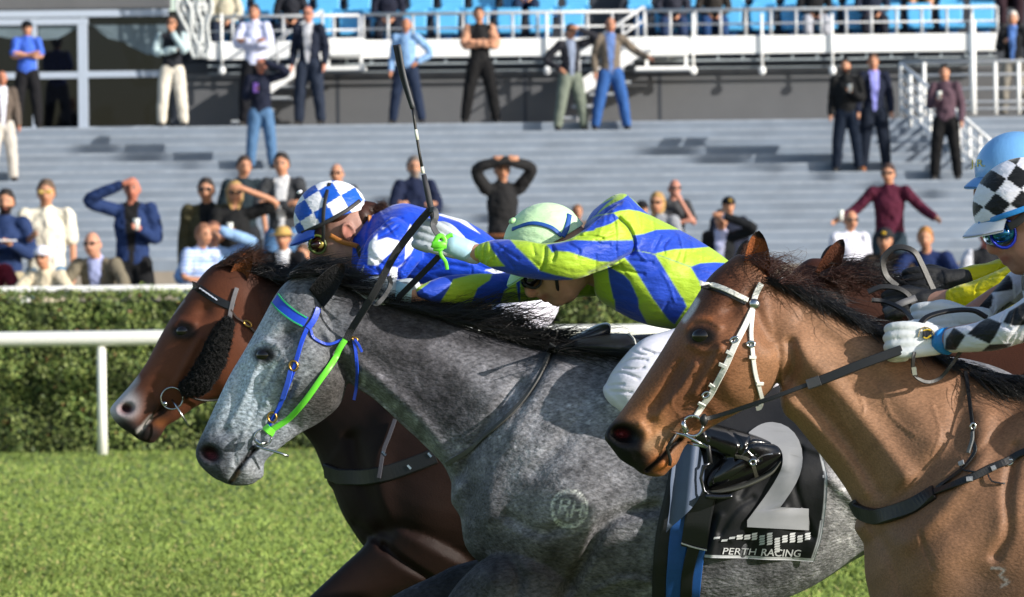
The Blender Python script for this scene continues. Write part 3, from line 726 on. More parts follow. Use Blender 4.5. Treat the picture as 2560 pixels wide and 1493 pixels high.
# --- middle of the crowd
AP = .5
near_at(12, 476, 41.0, AP, la='hold', ra='hold', top='24355c', legs='a3977c', hair='221813', beard='2a1c16', hold=('paper', 1, 'white paper in the hands of the bearded man in navy'), label='bearded man in navy shirt and beige trousers at the left end of the fence')
near_at(114, 452, 41.2, AP, la='hold', ra='down', top='d9d3c2', legs='5f7d96', hair='5d4a3a', glasses='c8a85a', short=True, wide=1.12, label='man in short sleeved cream shirt and shiny sunglasses behind the fence')
near_at(329, 444, 42.6, AP, la='shade', ra='hold', top='23355f', shirt='1b1b1d', legs='151619', bald=True, skin='b5735f', hold=('cup', 1, 'clear plastic cup held by the man in the navy blazer'), label='man in navy blazer over black, hand on his forehead and cup in the other', wide=1.1)
near_at(517, 448, 42.5, AP, la='down', ra='down', top='45412e', shirt='17181a', legs='202226', hair='2c211b', glasses='120f0e', label='man in olive jacket and black tee with dark sunglasses', wide=1.12)
near_at(606, 392, 46.5, AP, la='down', ra='down', top='202c33', legs='23262c', hair='3a2a20', short=True, label='young man in dark tee standing tall behind the blonde woman')
near_at(584, 456, 42.3, AP, la='hold', ra='shade', top='17181a', legs='17181a', hair='b08f58', longhair=True, glasses='171210', short=True, hold=('cup', -1, 'clear plastic cup held by the blonde woman in black'), label='long haired blonde woman in black shading her eyes with her arm')
near_at(706, 384, 45.5, AP, la='fold', ra='fold', top='35373b', shirt='c9c9cc', legs='4d6f96', hair='231a16', label='young man in charcoal sweater and jeans with folded arms')
near_at(845, 411, 46.5, AP, la='down', ra='down', top='4a4b4f', legs='26282c', bald=True, hair='5a4d44', glasses='120e0d', label='man in grey top and sunglasses seen above the chequered blue helmet')
near_at(1036, 393, 46.0, AP, la='fold', ra='fold', top='19213a', legs='1f2a40', hair='6b625c', beard='8f857c', label='grey bearded man in navy sweater with folded arms beside the whip')
near_at(1255, 398, 45.0, AP, la='over', ra='over', top='202022', legs='1b1b1e', hair='4b3b30', belt='7a4f35', label='man in black shirt with both hands raised over his forehead', wide=1.05)
near_at(1683, 450, 45.5, AP, la='fold', ra='chin', top='3c3d40', legs='6b6b66', bald=True, glasses='120e0d', short=True, label='balding man in dark grey polo with his hand at his chin', skin='b57e6c')
near_at(1646, 483, 42.5, AP, la='down', ra='hold', top='8b8e95', legs='2b2d33', hair='a8854f', longhair=True, glasses='2a1712', label='blonde woman in sunglasses in front of the balding man')
near_at(1604, 505, 45.0, AP, top='24252a', legs='1c1c20', hat=('cap', '1c1c20'), label='person in dark cap mostly hidden behind the lime and blue jockey')
near_at(1443, 514, 46.0, AP, top='6a5a50', legs='1c1c20', hair='8a5f40', label='brown haired person mostly hidden behind the lime helmet')
near_at(1803, 526, 42.0, AP, la='down', ra='shade', top='16181c', shirt='b4b6d4', legs='1c1c20', hair='3a2a22', label='man in black jacket and lilac shirt shading his eyes')
near_at(1822, 495, 44.5, AP, top='1b2030', legs='1c1c20', hat=('cap', '181a20'), cap_badge='a9893a', label='man in black cap and navy jacket standing behind the man in black', wide=1.1)
near_at(2222, 411, 45.5, AP, la='out', ra='out', top='4c1a2e', legs='23303a', hair='3a2620', glasses='2a2422', label='man in maroon shirt with both arms held out', wide=1.1, hold=('cup', -1, 'pale drink held out by the man in maroon'))
near_at(2124, 528, 41.5, AP, la='down', ra='down', top='cfd0de', legs='6d6f78', bald=True, hair='5d4a40', glasses='120e0d', short=True, label='man in white polo and black sunglasses behind the fence')
# --- leaning on the fence
near_at(128, 619, 40.0, Ht=1.6, la='lean', ra='lean', top='cbbfa6', legs='2a2a2c', hair='e4e4ec', hat=('beanie', 'dcdcec'), glasses='1a1210', lean=.35, label='woman in white hat, dark glasses and cream cardigan leaning on the fence')
near_at(256, 584, 40.0, Ht=1.72, la='lean', ra='lean', top='6d6657', shirt='9ea6cf', legs='3a3a3a', bald=True, hair='9a8d80', glasses='1c1512', lean=.35, skin='bd8a72', label='bald man in grey tweed jacket leaning on the fence with clasped hands', hs=1.08, wide=1.15)
near_at(478, 562, 40.1, Ht=1.65, la='lean', ra='down', top='5b7fbe', stripes='c7d0e4', legs='8fa9c9', hair='8a5f48', short=True, lean=.3, yaw=.7, label='child in blue and white striped top at the fence')
near_at(535, 558, 40.6, Ht=1.75, la='lean', ra='shade', top='86a7cf', legs='32405c', hair='7b5140', lean=.25, wide=1.15, label='man in pale blue sweater shading his eyes at the fence beside the child')
near_at(714, 570, 40.4, Ht=1.65, la='lean', ra='lean', top='1a1a1e', shirt='cfd0d6', legs='2a2a2c', hat=('brim', 'b39458'), hair='6b5038', lean=.2, label='woman in straw hat and black top at the fence')
near_at(765, 612, 40.6, Ht=1.6, la='lean', ra='down', top='b9a9c8', legs='2a2a2c', hair='5b4436', lean=.2, label='person in lilac top beside the woman in the straw hat')
near_at(2219, 575, 40.2, Ht=1.68, la='lean', ra='lean', top='3b3128', legs='2a2a2c', hair='4a3528', hat=('cap', '26262a'), cap_badge='b8952f', lean=.25, label='person in brown top and dark cap with a yellow badge at the fence')
near_at(2318, 570, 40.1, Ht=1.66, la='lean', ra='lean', top='1d2c55', vest=None, legs='2a2a2c', hair='a8743a', lean=.3, wide=1.2, label='ginger haired boy in navy and white jacket leaning on the fence', stripes=None)
near_at(2455, 562, 40.5, Ht=1.75, la='hold', ra='hold', top='1b1d22', vest='c9ccd6', legs='2a2a2c', hair='4a3528', skin='b5695c', lean=.15, label='man in black vest with white sleeves at the fence behind the blue capped jockey')
near_at(-22, 600, 40.2, Ht=1.7, la='lean', ra='lean', top='5a1524', legs='2a2a2c', lean=.2, label='person in maroon sleeve at the left end of the fence')
# --- seated on the deck
SG = None
for i, (u, row, tp, lg, kw) in enumerate([
    (570, 0, 'b9b3a0', '1c2434', dict(la='lap', ra='lap', label='seated person with pale sleeves at the left end of the blue seats')),
    (735, 0, '20222a', '1b2436', dict(la='lap', ra='lap', label='person in dark clothes seated above the bald man in the suit')),
    (978, 0, '1d2030', '1a1d28', dict(la='lap', ra='lap', label='person in dark suit seated above the man in light blue')),
    (1322, 1, '3a72b0', '1b2b45', dict(la='lap', ra='lap', short=True, label='person with bare forearms and blue clothes seated on the second row')),
    (1690, 0, '2a2c38', '2b3a5a', dict(la='lap', ra='lap', label='person in dark jacket seated just right of the second stair landing')),
    (1792, 0, '2f2c2a', '24406a', dict(la='lap', ra='lap', label='person in brown jacket and jeans seated on the front row')),
    (2045, 0, '1b1b1f', 'a3a5ae', dict(la='lap', ra='lap', label='seated person in light grey trousers on the front row')),
    (2190, 0, '22283a', '20222c', dict(la='lap', ra='lap', label='person in dark clothes with hands together seated above the man in black')),
    (2305, 1, '6b6558', '6b6048', dict(la='lap', ra='lap', shorts=True, label='seated person in khaki shorts with bare legs')),
    (2528, 1, '3a1526', '2a1a22', dict(la='lap', ra='lap', label='person in burgundy seated at the right end of the deck'))]):
    y = WY + .62 + .85 * row; z = DZ + .38 * row
    person(HX(u, y), y + .12, z + .04, 1.74, top=tp, legs=lg, sit=True, **kw)

# ============================================================ THE HORSES
def hair_coat(name, rough=.5, spec=.3, fine=.35, fscale=190., stretch=(1, 1, 1), sheen=.0, bump=.5, rot=0):
    m = mat(name, None, rough, vcol=True, spec=spec, var=fine, vscale=fscale, bump=bump, bscale=fscale * .8, stretch=stretch, sheen=sheen, rot=rot)
    return m
def leather(name, c, rough=.45): return mat(name, c, rough, var=.1, vscale=90, bump=.12, bscale=260, spec=.5)
BLACKL = leather('black_leather', '141416'); STEEL = mat('steel', 'b9bcc0', .22, metal=1.); BRASS = mat('brass', 'b08a4a', .3, metal=1.)
WHITEL = leather('white_leather', 'cfcfca', .5)
def px(n, Y): return n * Y / F
def horse(Y0, head, neck, body, legs, voxel, brushes, base, paints, coat, label, eye, name='horse', extra=None, post=None, sm=5):
    shapes = [loft(head, Y0, 36, 8, 2.1), loft(neck, Y0, 36, 8, 2.2), loft(body, Y0, 40, 8, 2.3)]
    for l in legs: shapes.append(loft(l, Y0, 20, 6, 2.1))
    if extra: shapes += extra
    V, Fc = union(shapes, voxel, sm, .5)
    V = sculpt(V, Y0, brushes); C = paint(V, Y0, base, paints)
    M = V.copy(); M[:, 1] = Y0 - np.abs(V[:, 1] - Y0); u, v = proj(M)
    if post: C = post(C, u, v, V)
    r = empty(name, tuple(P((body[3][0] + body[3][2]) / 2, 1500, Y0)[:2]) + (0,), label, 'horse')
    b = obj('body', V, Fc, coat, r, uvcol=C)
    tree = bvh(b)
    for s in (-1, 1):                                                   # eyes, one each side
        c = onto(tree, [(eye[0] - 1, eye[1]), (eye[0] + 1, eye[1])], 0)[0][0]
        if s == 1: c[1] = 2 * Y0 - c[1]
        rad = eye[2]; Vb, Fb = ball((0, 0, 0), (rad * 1.05, rad * .72, rad * .8), 24); c = c + [0, -s * (-rad * .18), 0] if False else c + np.array([0, (rad * .42) * (1 if s == -1 else -1), 0])
        obj('eye', Vb + c, Fb, mat('horse_eye', '0d0807', .05, spec=.6), r)
    return r, b, tree
def ear(tip, b0, b1, Y, Yt, parent, outer, inner, depth=.03, cup=.6):
    """leaf shaped cupped ear; b0, b1 the two ends of its base, opening towards the camera side"""
    T = np.array(P(*tip, Yt)); A = np.array(P(*b0, Y)); B = np.array(P(*b1, Y)); n = 18; V = []; K = 16; s_ = 1 if Yt <= Y else -1
    for i in range(n):
        t = i / (n - 1); w_ = (1 - t) ** .62 * (1 + .9 * t) ; c = (A + B) / 2 * (1 - t) + T * t; e = (B - A) / 2 * max(.02, w_)
        c = c + np.array([0, -.012 * sin(pi * t) * s_, 0])
        for k in range(K):
            a = 2 * pi * k / K; q = sin(a); dy = depth * max(.06, w_) * (q if q > 0 else q * -cup * .75 - .05)
            V.append(c + e * cos(a) + np.array([0, dy * s_, 0]))
    V = np.array(V); Fc = grid_faces(n, K).tolist() + [list(range(K))[::-1], [(n - 1) * K + k for k in range(K)]]
    C = np.tile(lin(outer), (len(V), 1)); k = np.arange(len(V)) % K; t = (np.arange(len(V)) // K) / (n - 1)
    q = (k > K // 2) & (np.abs(k - K * .75) < K * .2); C[q] = lin(inner); C[t > .85] = lin('1c1412')
    return obj('ear', V, Fc, hair_coat('ear_coat', .7, .2, .5, 220.), parent, uvcol=C)
def strap(tree, uv, wpx, m, name, parent, Y=None, lift=.003, th=.004, sm=4):
    Yd = Y or 10.; p, n = onto(tree, uv, lift, Ydef=Yd, sm=sm); Vv, Ff = strap_mesh(p, n, px(wpx, Yd), th)
    return obj(name, Vv, Ff, m, parent, smooth=False)
def ringt(c, r, rad, parent, m, name='bit_ring', nrm=(0, 1, 0), sq=1., ang=0., seg=28):
    nrm = Vector(nrm).normalized(); a = nrm.orthogonal().normalized(); a = Vector((cos(ang), 0, sin(ang))); a = (a - nrm * a.dot(nrm)).normalized(); b = nrm.cross(a)
    pts = [Vector(c) + a * cos(t) * r + b * sin(t) * r * sq for t in np.linspace(0, 2 * pi, seg + 1)[:-1]]; pts.append(pts[0]); pts.append(pts[1])
    Vv, Ff = tube(pts, rad, 8); return obj(name, Vv, Ff, m, parent)
def buckle(tree, u, v, w_, h_, ang, parent, m=BRASS, Y=10., lift=.007):
    c = onto(tree, [(u - 1, v), (u + 1, v)], lift, Ydef=Y)[0][0]; return ringt(c, px(w_, Y) / 2, .0028, parent, m, 'buckle', (0, 1, 0), h_ / w_, ang, 20)
def rod(pts, r, name, parent, m, n=10):
    V, Fc = tube(pts, r, n); return obj(name, V, Fc, m, parent)
def mane(name, crest, Y0, n, flow, length, parent, m, seed=1, spread=.05, rad=(.0006, .0013), jit=.012, ylift=.02, lift=0.02, side=.5, colr=None):
    """hairs rooted along the crest and blown along flow(t) (du, dv in pixels at full length)"""
    rs = np.random.RandomState(seed); t = rs.rand(n); cr = catmull(crest, 12); idx = t * (len(cr) - 1); i0 = np.minimum(idx.astype(int), len(cr) - 2); f = (idx - i0)[:, None]
    uv = cr[i0] * (1 - f) + cr[i0 + 1] * f; yy = rs.normal(0, 1, n) * spread * .5
    R0 = np.array([P(a, b, Y0) for a, b in uv]); R0[:, 1] += yy; R0[:, 2] -= rs.rand(n) * .012
    fl = np.array([flow(x) for x in t]); L = (length[0] + (length[1] - length[0]) * rs.rand(n))[:, None]
    sc = Y0 / F; d = np.stack([fl[:, 0] * sc, np.zeros(n), -fl[:, 1] * sc], 1) * L
    nc = max(8, n // 26); cid = (t * nc).astype(int) * 2 + (yy > 0); cr_ = np.random.RandomState(seed + 77); cn = cr_.normal(0, .17, (2 * nc + 4, 3)); cl_ = .75 + .5 * cr_.rand(2 * nc + 4); csd = cr_.rand(2 * nc + 4)
    d = d * cl_[cid][:, None]; d += (cn[cid] + rs.normal(0, .035, (n, 3))) * np.linalg.norm(d, axis=1)[:, None]
    sd = np.where(csd[cid] < side, -1, 1) * (.3 + .7 * csd[cid][::1]) * (.85 + .3 * rs.rand(n)); d[:, 1] = sd * ylift * 2
    mid = R0 + d * .5 + np.stack([np.zeros(n), sd * ylift, lift * rs.rand(n)], 1); tip = R0 + d
    V, Fc = strands(R0, mid, tip, rad[0] + (rad[1] - rad[0]) * rs.rand(n), 9, jit, 3, seed)
    return obj(name, V, Fc, m, parent)
HAIRB = mat('hair_black', '100e0f', .42, spec=.5, var=.3, vscale=40); HAIRBR = mat('hair_brown', '33190e', .5, spec=.4, var=.3, vscale=40)
HAIRR = mat('hair_red', '3c2213', .5, spec=.4, var=.3, vscale=40)

# ---------------------------------------------------------------- dappled grey, number 2
YG = 10.0
g_head = [(770, 672, 850, 800, .055), (722, 700, 858, 860, .082), (690, 735, 866, 915, .094), (660, 790, 866, 965, .098), (632, 840, 848, 1015, .09), (604, 888, 800, 1056, .076),
          (574, 938, 750, 1084, .062), (542, 1005, 704, 1117, .052), (516, 1062, 680, 1138, .049), (498, 1100, 664, 1152, .05), (489, 1130, 660, 1168, .05), (497, 1160, 660, 1186, .046), (530, 1192, 654, 1196, .036), (556, 1205, 640, 1202, .026)]
g_neck = [(790, 690, 850, 930, .06), (880, 722, 880, 962, .07), (1000, 765, 935, 998, .076), (1120, 800, 1000, 1058, .085), (1230, 836, 1062, 1115, .1), (1350, 866, 1118, 1180, .13), (1440, 872, 1150, 1290, .17)]
g_body = [(1330, 930, 1150, 1290, .15), (1400, 868, 1172, 1380, .2), (1480, 862, 1270, 1450, .24), (1600, 880, 1480, 1560, .275), (1800, 905, 1760, 1560, .3), (2000, 900, 2000, 1478, .31), (2164, 885, 2164, 1383, .3),
          (2330, 885, 2330, 1345, .29), (2520, 930, 2500, 1420, .27), (2680, 1060, 2660, 1400, .17)]
g_legs = [[(1230, 1390, 1420, 1560, .085, .1), (1140, 1412, 1300, 1600, .07, .12), (1086, 1438, 1190, 1620, .058, .12), (976, 1493, 1060, 1640, .05, .12), (850, 1590, 890, 1680, .043, .12), (720, 1700, 750, 1770, .034, .12), (560, 1860, 610, 1905, .03, .12), (480, 1930, 540, 1990, .045, .12)],
          [(1240, 1380, 1460, 1480, .08, -.13), (1185, 1415, 1420, 1560, .08, -.14), (1120, 1490, 1330, 1640, .065, -.13), (1040, 1640, 1160, 1740, .05, -.12), (960, 1790, 1050, 1840, .042, -.12), (1080, 1930, 1150, 1900, .035, -.12), (1240, 1990, 1250, 1930, .032, -.12), (1330, 2080, 1390, 2020, .045, -.12)]]
for s in (-1, 1):
    o = 90 * s; g_legs.append([(2330 + o, 1250, 2640 + o, 1280, .12, s * .14), (2360 + o, 1420, 2600 + o, 1450, .1, s * .14), (2480 + o, 1650, 2620 + o, 1600, .06, s * .13), (2640 + o, 1830, 2720 + o, 1780, .045, s * .12), (2600 + o, 2100, 2670 + o, 2100, .033, s * .12), (2540 + o, 2350, 2640 + o, 2360, .045, s * .12), (2530 + o, 2420, 2650 + o, 2430, .055, s * .12)])
g_br = [('blob', (664, 886, 42, 30, -10), .014), ('blob', (664, 888, 17, 11, 0), -.008), ('blob', (716, 838, 34, 22, -25), -.016), ('line', [(628, 866), (655, 852), (690, 862)], .008, 12),
        ('plate', (790, 952, 84, 96, -20), .019, 9), ('line', [(712, 905), (688, 960), (668, 1010)], .007, 12), ('line', [(740, 1068), (700, 1050), (668, 1080), (640, 1110)], -.007, 18),
        ('line', [(645, 905), (615, 980), (575, 1060)], .008, 12), ('line', [(600, 930), (590, 1010), (560, 1080)], -.008, 18), ('line', [(735, 960), (700, 1030), (668, 1075)], -.007, 10), ('line', [(660, 960), (640, 1030), (620, 1080)], -.003, 7), ('line', [(600, 1085), (585, 1130), (590, 1165)], -.006, 6), ('line', [(690, 905), (705, 880), (690, 862)], .004, 4),
        ('blob', (523, 1128, 34, 30, 20), .012), ('blob', (525, 1134, 27, 20, 25), -.05), ('line', [(574, 1210), (590, 1180), (612, 1150), (640, 1122)], -.018, 6), ('blob', (618, 1172, 26, 30, 0), .008),
        ('line', [(562, 1100), (548, 1150), (556, 1190)], .004, 14), ('line', [(868, 905), (872, 955), (850, 1010)], -.014, 16),
        ('line', [(800, 850), (870, 935), (960, 1008), (1060, 1110), (1110, 1180)], -.02, 22), ('line', [(830, 850), (940, 945), (1050, 1050), (1130, 1160)], .012, 24), ('line', [(865, 962), (960, 1030), (1040, 1120)], .012, 16),
        ('line', [(900, 830), (1050, 890), (1200, 980), (1290, 1090)], .006, 50), ('line', [(1000, 800), (1150, 850), (1300, 900)], -.006, 26),
        ('line', [(1385, 905), (1300, 1020), (1220, 1160), (1215, 1290)], .02, 46), ('line', [(1300, 960), (1210, 1080), (1150, 1190)], -.016, 22), ('line', [(1490, 930), (1440, 1060), (1340, 1180)], -.008, 30),
        ('blob', (1420, 1250, 130, 120, -30), .035), ('line', [(1640, 1270), (1560, 1285), (1500, 1325), (1465, 1395), (1405, 1500)], -.024, 20), ('blob', (1330, 1370, 90, 80, 0), .02), ('line', [(1270, 1290), (1350, 1330), (1400, 1320)], -.012, 20),
        ('line', [(1195, 1405), (1260, 1390), (1300, 1440), (1290, 1500)], -.012, 16), ('blob', (1230, 1450, 50, 60, 0), .015), ('line', [(1170, 1180), (1190, 1290), (1215, 1370)], -.010, 20),
        ('line', [(1480, 1480), (1560, 1450), (1620, 1455)], .008, 14), ('line', [(2080, 1200), (2130, 1250), (2170, 1300)], .014, 22), ('line', [(1650, 1000), (1640, 1200), (1660, 1400)], .006, 40)]
g_pt = [('blob', (1300, 1000, 420, 330, 30), '69686e', 3), ('blob', (1400, 1150, 260, 200, 20), '8c8b90', 3), ('blob', (1000, 900, 190, 110, 35), '444246', 4), ('blob', (1090, 1000, 150, 60, 45), '3b393e', 3),  # shoulder blob kept paler, standing in for the sunlit area
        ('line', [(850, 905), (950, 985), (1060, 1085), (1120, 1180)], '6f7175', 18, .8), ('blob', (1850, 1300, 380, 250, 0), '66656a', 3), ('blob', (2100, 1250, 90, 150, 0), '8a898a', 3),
        ('blob', (1190, 1290, 70, 150, -15), '4b4b53', 3), ('blob', (1240, 1430, 120, 60, 0), '37373c', 3), ('blob', (1420, 1420, 110, 90, 0), '3c3733', 2), ('line', [(1100, 1460), (900, 1600), (500, 1950)], '26262b', 90),  # front chest blob darkened with painted-in bluish shade
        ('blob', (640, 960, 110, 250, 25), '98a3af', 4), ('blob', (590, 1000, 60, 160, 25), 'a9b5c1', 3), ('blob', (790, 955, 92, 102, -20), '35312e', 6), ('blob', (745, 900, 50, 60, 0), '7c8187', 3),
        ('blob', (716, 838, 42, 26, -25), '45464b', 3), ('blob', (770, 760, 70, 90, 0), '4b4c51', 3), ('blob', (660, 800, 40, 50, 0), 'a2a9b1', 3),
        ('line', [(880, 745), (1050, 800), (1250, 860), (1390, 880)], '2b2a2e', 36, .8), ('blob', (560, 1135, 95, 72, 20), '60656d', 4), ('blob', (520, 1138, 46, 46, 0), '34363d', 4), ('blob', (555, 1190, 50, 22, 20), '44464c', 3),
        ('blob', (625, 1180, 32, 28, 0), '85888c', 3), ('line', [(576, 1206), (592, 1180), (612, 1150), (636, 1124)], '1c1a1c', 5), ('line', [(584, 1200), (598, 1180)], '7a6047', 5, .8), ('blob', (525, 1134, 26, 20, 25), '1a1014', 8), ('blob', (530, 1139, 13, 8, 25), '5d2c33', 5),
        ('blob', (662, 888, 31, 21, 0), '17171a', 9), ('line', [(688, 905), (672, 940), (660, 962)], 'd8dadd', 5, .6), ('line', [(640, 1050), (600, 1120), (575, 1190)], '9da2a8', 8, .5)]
def g_post(C, u, v, V):
    body = .35 + .65 * np.clip((u - 860) / 60, 0, 1); n1 = noise2(u * .9 + v * .3 + 2000, v * 1.1 + 2000, 30, 1); n2 = noise2(u + 1000, v - u * .3 + 2000, 13, 2); n3 = noise2(u + 500, v + 500, 90, 4)
    k = .62 + .55 * n1 + .35 * (n2 - .5) + .45 * (n3 - .5); C = C * (1 + (k - .86)[:, None] * body[:, None] * 1.25)
    sp = np.clip((noise2(u * 1.3 + 3000, v * 1.3 + 3000, 17, 8) - .74) * 6, 0, 1) * body * np.clip(n3 * 2 - .4, 0, 1); C = C * (1 + sp[:, None] * 1.0)
    c2 = np.clip((noise2(u + 700, v + 700, 24, 21) - .5), -.5, .5) * (1 - body); C = C * (1 + .28 * c2[:, None])
    d = np.hypot(u - 1423, (v - 1272) * .96)
    ring = np.clip(1.4 - np.abs(d - 45) / 2.4, 0, 1) * (.55 + .45 * noise2(u + 90, v + 90, 9, 3)); ring = np.maximum(ring, .5 * np.clip(1.3 - np.abs(d - 39) / 2.0, 0, 1))
    let = np.zeros(len(u))
    for q in ([(1397, 1283), (1405, 1248), (1420, 1247), (1424, 1258), (1414, 1266), (1402, 1266)], [(1412, 1266), (1419, 1290)], [(1428, 1290), (1437, 1256)], [(1449, 1292), (1457, 1258)], [(1432, 1274), (1453, 1276)]):
        let = np.maximum(let, np.clip(1.5 - linedist(u, v, q) / 2.2, 0, 1))
    b = np.maximum(ring, let * .95)[:, None] * .95 * (V[:, 1] < YG)[:, None]; C = C * (1 - b) + b * np.array(lin('dcddd8'))
    return np.clip(C, .004, 1)
GREYC = hair_coat('grey_coat', .62, .22, .62, 150., (.55, 1, 1), bump=.5, rot=38)
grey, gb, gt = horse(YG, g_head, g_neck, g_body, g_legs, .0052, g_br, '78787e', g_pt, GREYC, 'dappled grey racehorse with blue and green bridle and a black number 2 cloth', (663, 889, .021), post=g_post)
ear((861, 660), (772, 724), (808, 770), 9.915, 9.90, grey, '3b3c41', '121215', .035)
ear((800, 655), (780, 700), (812, 690), 10.06, 10.08, grey, '26262a', '101013', .03)
gm = mane('mane', [(775, 668), (850, 700), (960, 748), (1080, 778), (1200, 815), (1300, 848), (1378, 858)], YG, 5200, lambda t: (150 + 60 * t, 14 + 30 * t + 20 * sin(9 * t)), (.3, .92), grey, HAIRB, 3, .05, jit=.01, ylift=.025, lift=.012)
mane('mane', [(1120, 785), (1250, 830), (1340, 850)], YG, 500, lambda t: (190, -8 + 40 * t), (.6, 1.15), grey, HAIRB, 13, .05, (.0007, .0014), jit=.045, ylift=.03, lift=.05)
mane('mane', [(1370, 868), (1400, 866), (1440, 866)], YG - .02, 650, lambda t: (150, 28), (.5, 1.25), grey, HAIRB, 14, .12, jit=.015, ylift=.05, lift=.02)
mane('forelock', [(716, 690), (745, 668), (790, 668), (820, 690)], YG, 2300, lambda t: (125, 6 + 30 * (t - .3)), (.35, .8), grey, HAIRB, 5, .06, jit=.005, ylift=.02, lift=.03)
BLUEL = leather('blue_strap', '1f46c4', .4); LIME = mat('lime_rubber', '6fdc3c', .4, spec=.4, var=.04); GREENL = leather('green_edge', '2fa56a', .5)
RUB = mat('rubber_grip', '2a2b2f', .8, var=.25, vscale=400, bump=.8, bscale=500)
br = empty('bridle', tuple(P(740, 900, 9.9)), 'blue webbing bridle with green edging and brass buckles on the grey horse', 'bridle')
strap(gt, [(690, 748), (705, 766), (735, 790), (765, 806)], 27, BLUEL, 'browband', br, 9.9, .002)
for d in (-13, 13): strap(gt, [(690 + d * .6, 748 - d * .8), (705 + d * .6, 766 - d * .8), (735 + d * .5, 790 - d * .8), (762 + d * .4, 806 - d * .8)], 4, GREENL, 'browband_edging', br, 9.9, .004)
strap(gt, [(794, 772), (784, 800), (770, 822)], 15, BLUEL, 'headpiece', br, 9.9, .006)
strap(gt, [(770, 815), (757, 850), (745, 890), (733, 930), (715, 975), (695, 1020), (677, 1050), (664, 1078)], 11, BLUEL, 'cheek_strap', br, 9.9, .004)
strap(gt, [(730, 925), (720, 960), (708, 992)], 13, leather('blue_strap_light', '3c5fe0', .35), 'strap_end', br, 9.9, .009)
strap(gt, [(776, 825), (780, 845), (800, 858), (825, 860), (855, 850), (880, 842)], 7, BLUEL, 'throat_lash', br, 9.9, .006)
strap(gt, [(884, 845), (890, 885), (896, 930), (892, 965), (885, 1000)], 8, BLUEL, 'throat_lash', br, 9.9, .006)
strap(gt, [(888, 848), (898, 862), (905, 880)], 6, BLUEL, 'strap_end', br, 9.9, .01)
buckle(gt, 737, 914, 20, 25, .1, br); buckle(gt, 680, 1040, 21, 25, .1, br); buckle(gt, 889, 847, 15, 7, -.5, br)
c = onto(gt, [(656, 1091), (658, 1091)], .012)[0][0]
ringt(c, .0205, .0028, br, STEEL, 'bit_ring')
rod([P(636, 1113, c[1] - .003), P(660, 1122, c[1] - .012), P(700, 1133, c[1] - .02), P(722, 1141, c[1] - .02)], .0032, 'bit_prong', br, STEEL)
rod([P(637, 1095, c[1] - .001), P(650, 1110, c[1] - .01), P(668, 1106, c[1] - .004)], .005, 'bit_mouthpiece', br, STEEL)
rod([P(636, 1116, c[1] + .01), P(620, 1124, c[1] + .01), P(606, 1135, c[1] + .02)], .004, 'tongue_tie', br, BLACKL)
ng = empty('neck_strap', tuple(P(1250, 1050, 9.8)), 'thin black leather neck strap running from mane to chest of the grey horse', 'strap')
strap(gt, [(1376, 878), (1368, 905), (1350, 945), (1320, 990), (1280, 1035), (1230, 1080), (1180, 1120), (1120, 1158)], 12, leather('worn_leather', '4b4a48', .5), 'strap', ng, 9.8, .006)
strap(gt, [(1382, 862), (1375, 885)], 17, BLACKL, 'keeper', ng, 9.8, .009)

# ---------------------------------------------------------------- near bay on the right
YN = 8.8
n_head = [(1835, 640, 1960, 770, .055), (1775, 690, 1975, 840, .082), (1728, 762, 1970, 905, .1), (1690, 818, 1950, 942, .104), (1652, 880, 1915, 990, .095), (1610, 945, 1850, 1030, .08), (1573, 1000, 1790, 1062, .066),
          (1540, 1045, 1745, 1090, .056), (1518, 1072, 1716, 1112, .053), (1511, 1096, 1706, 1128, .053), (1528, 1120, 1700, 1142, .052), (1552, 1150, 1690, 1162, .045), (1588, 1172, 1668, 1178, .032)]
n_neck = [(1880, 680, 1950, 900, .065), (1975, 722, 1955, 1020, .078), (2100, 782, 1990, 1062, .088), (2230, 838, 2038, 1122, .1), (2360, 895, 2092, 1190, .125), (2480, 930, 2132, 1255, .16), (2600, 940, 2160, 1340, .2)]
n_body = [(2480, 1010, 2160, 1360, .17), (2600, 930, 2172, 1480, .23), (2720, 880, 2240, 1640, .27), (2900, 880, 2640, 1700, .32), (3200, 890, 3150, 1660, .34), (3500, 880, 3550, 1560, .33), (3800, 900, 3820, 1520, .3), (3980, 1030, 3960, 1380, .2)]
n_legs = [[(2185, 1560, 2560, 1600, .1, -.14), (2200, 1750, 2470, 1770, .08, -.14), (2180, 1950, 2330, 1970, .055, -.14), (2120, 2140, 2220, 2160, .048, -.14), (2080, 2330, 2150, 2350, .036, -.14), (2030, 2540, 2110, 2560, .045, -.14)],
          [(2200, 1560, 2540, 1600, .1, .14), (2260, 1750, 2500, 1770, .08, .14), (2330, 1950, 2460, 1950, .055, .14), (2440, 2100, 2500, 2060, .045, .14), (2600, 2180, 2620, 2110, .035, .14), (2750, 2260, 2790, 2200, .045, .14)]]
for s in (-1, 1): n_legs.append([(3640 + 60 * s, 1400, 3960 + 60 * s, 1400, .13, s * .15), (3700 + 60 * s, 1620, 3920 + 60 * s, 1620, .1, s * .15), (3820 + 60 * s, 1850, 3940 + 60 * s, 1820, .06, s * .14), (3900 + 60 * s, 2060, 3990 + 60 * s, 2040, .045, s * .14), (3840 + 60 * s, 2400, 3920 + 60 * s, 2400, .035, s * .14), (3800 + 60 * s, 2600, 3930 + 60 * s, 2600, .055, s * .14)])
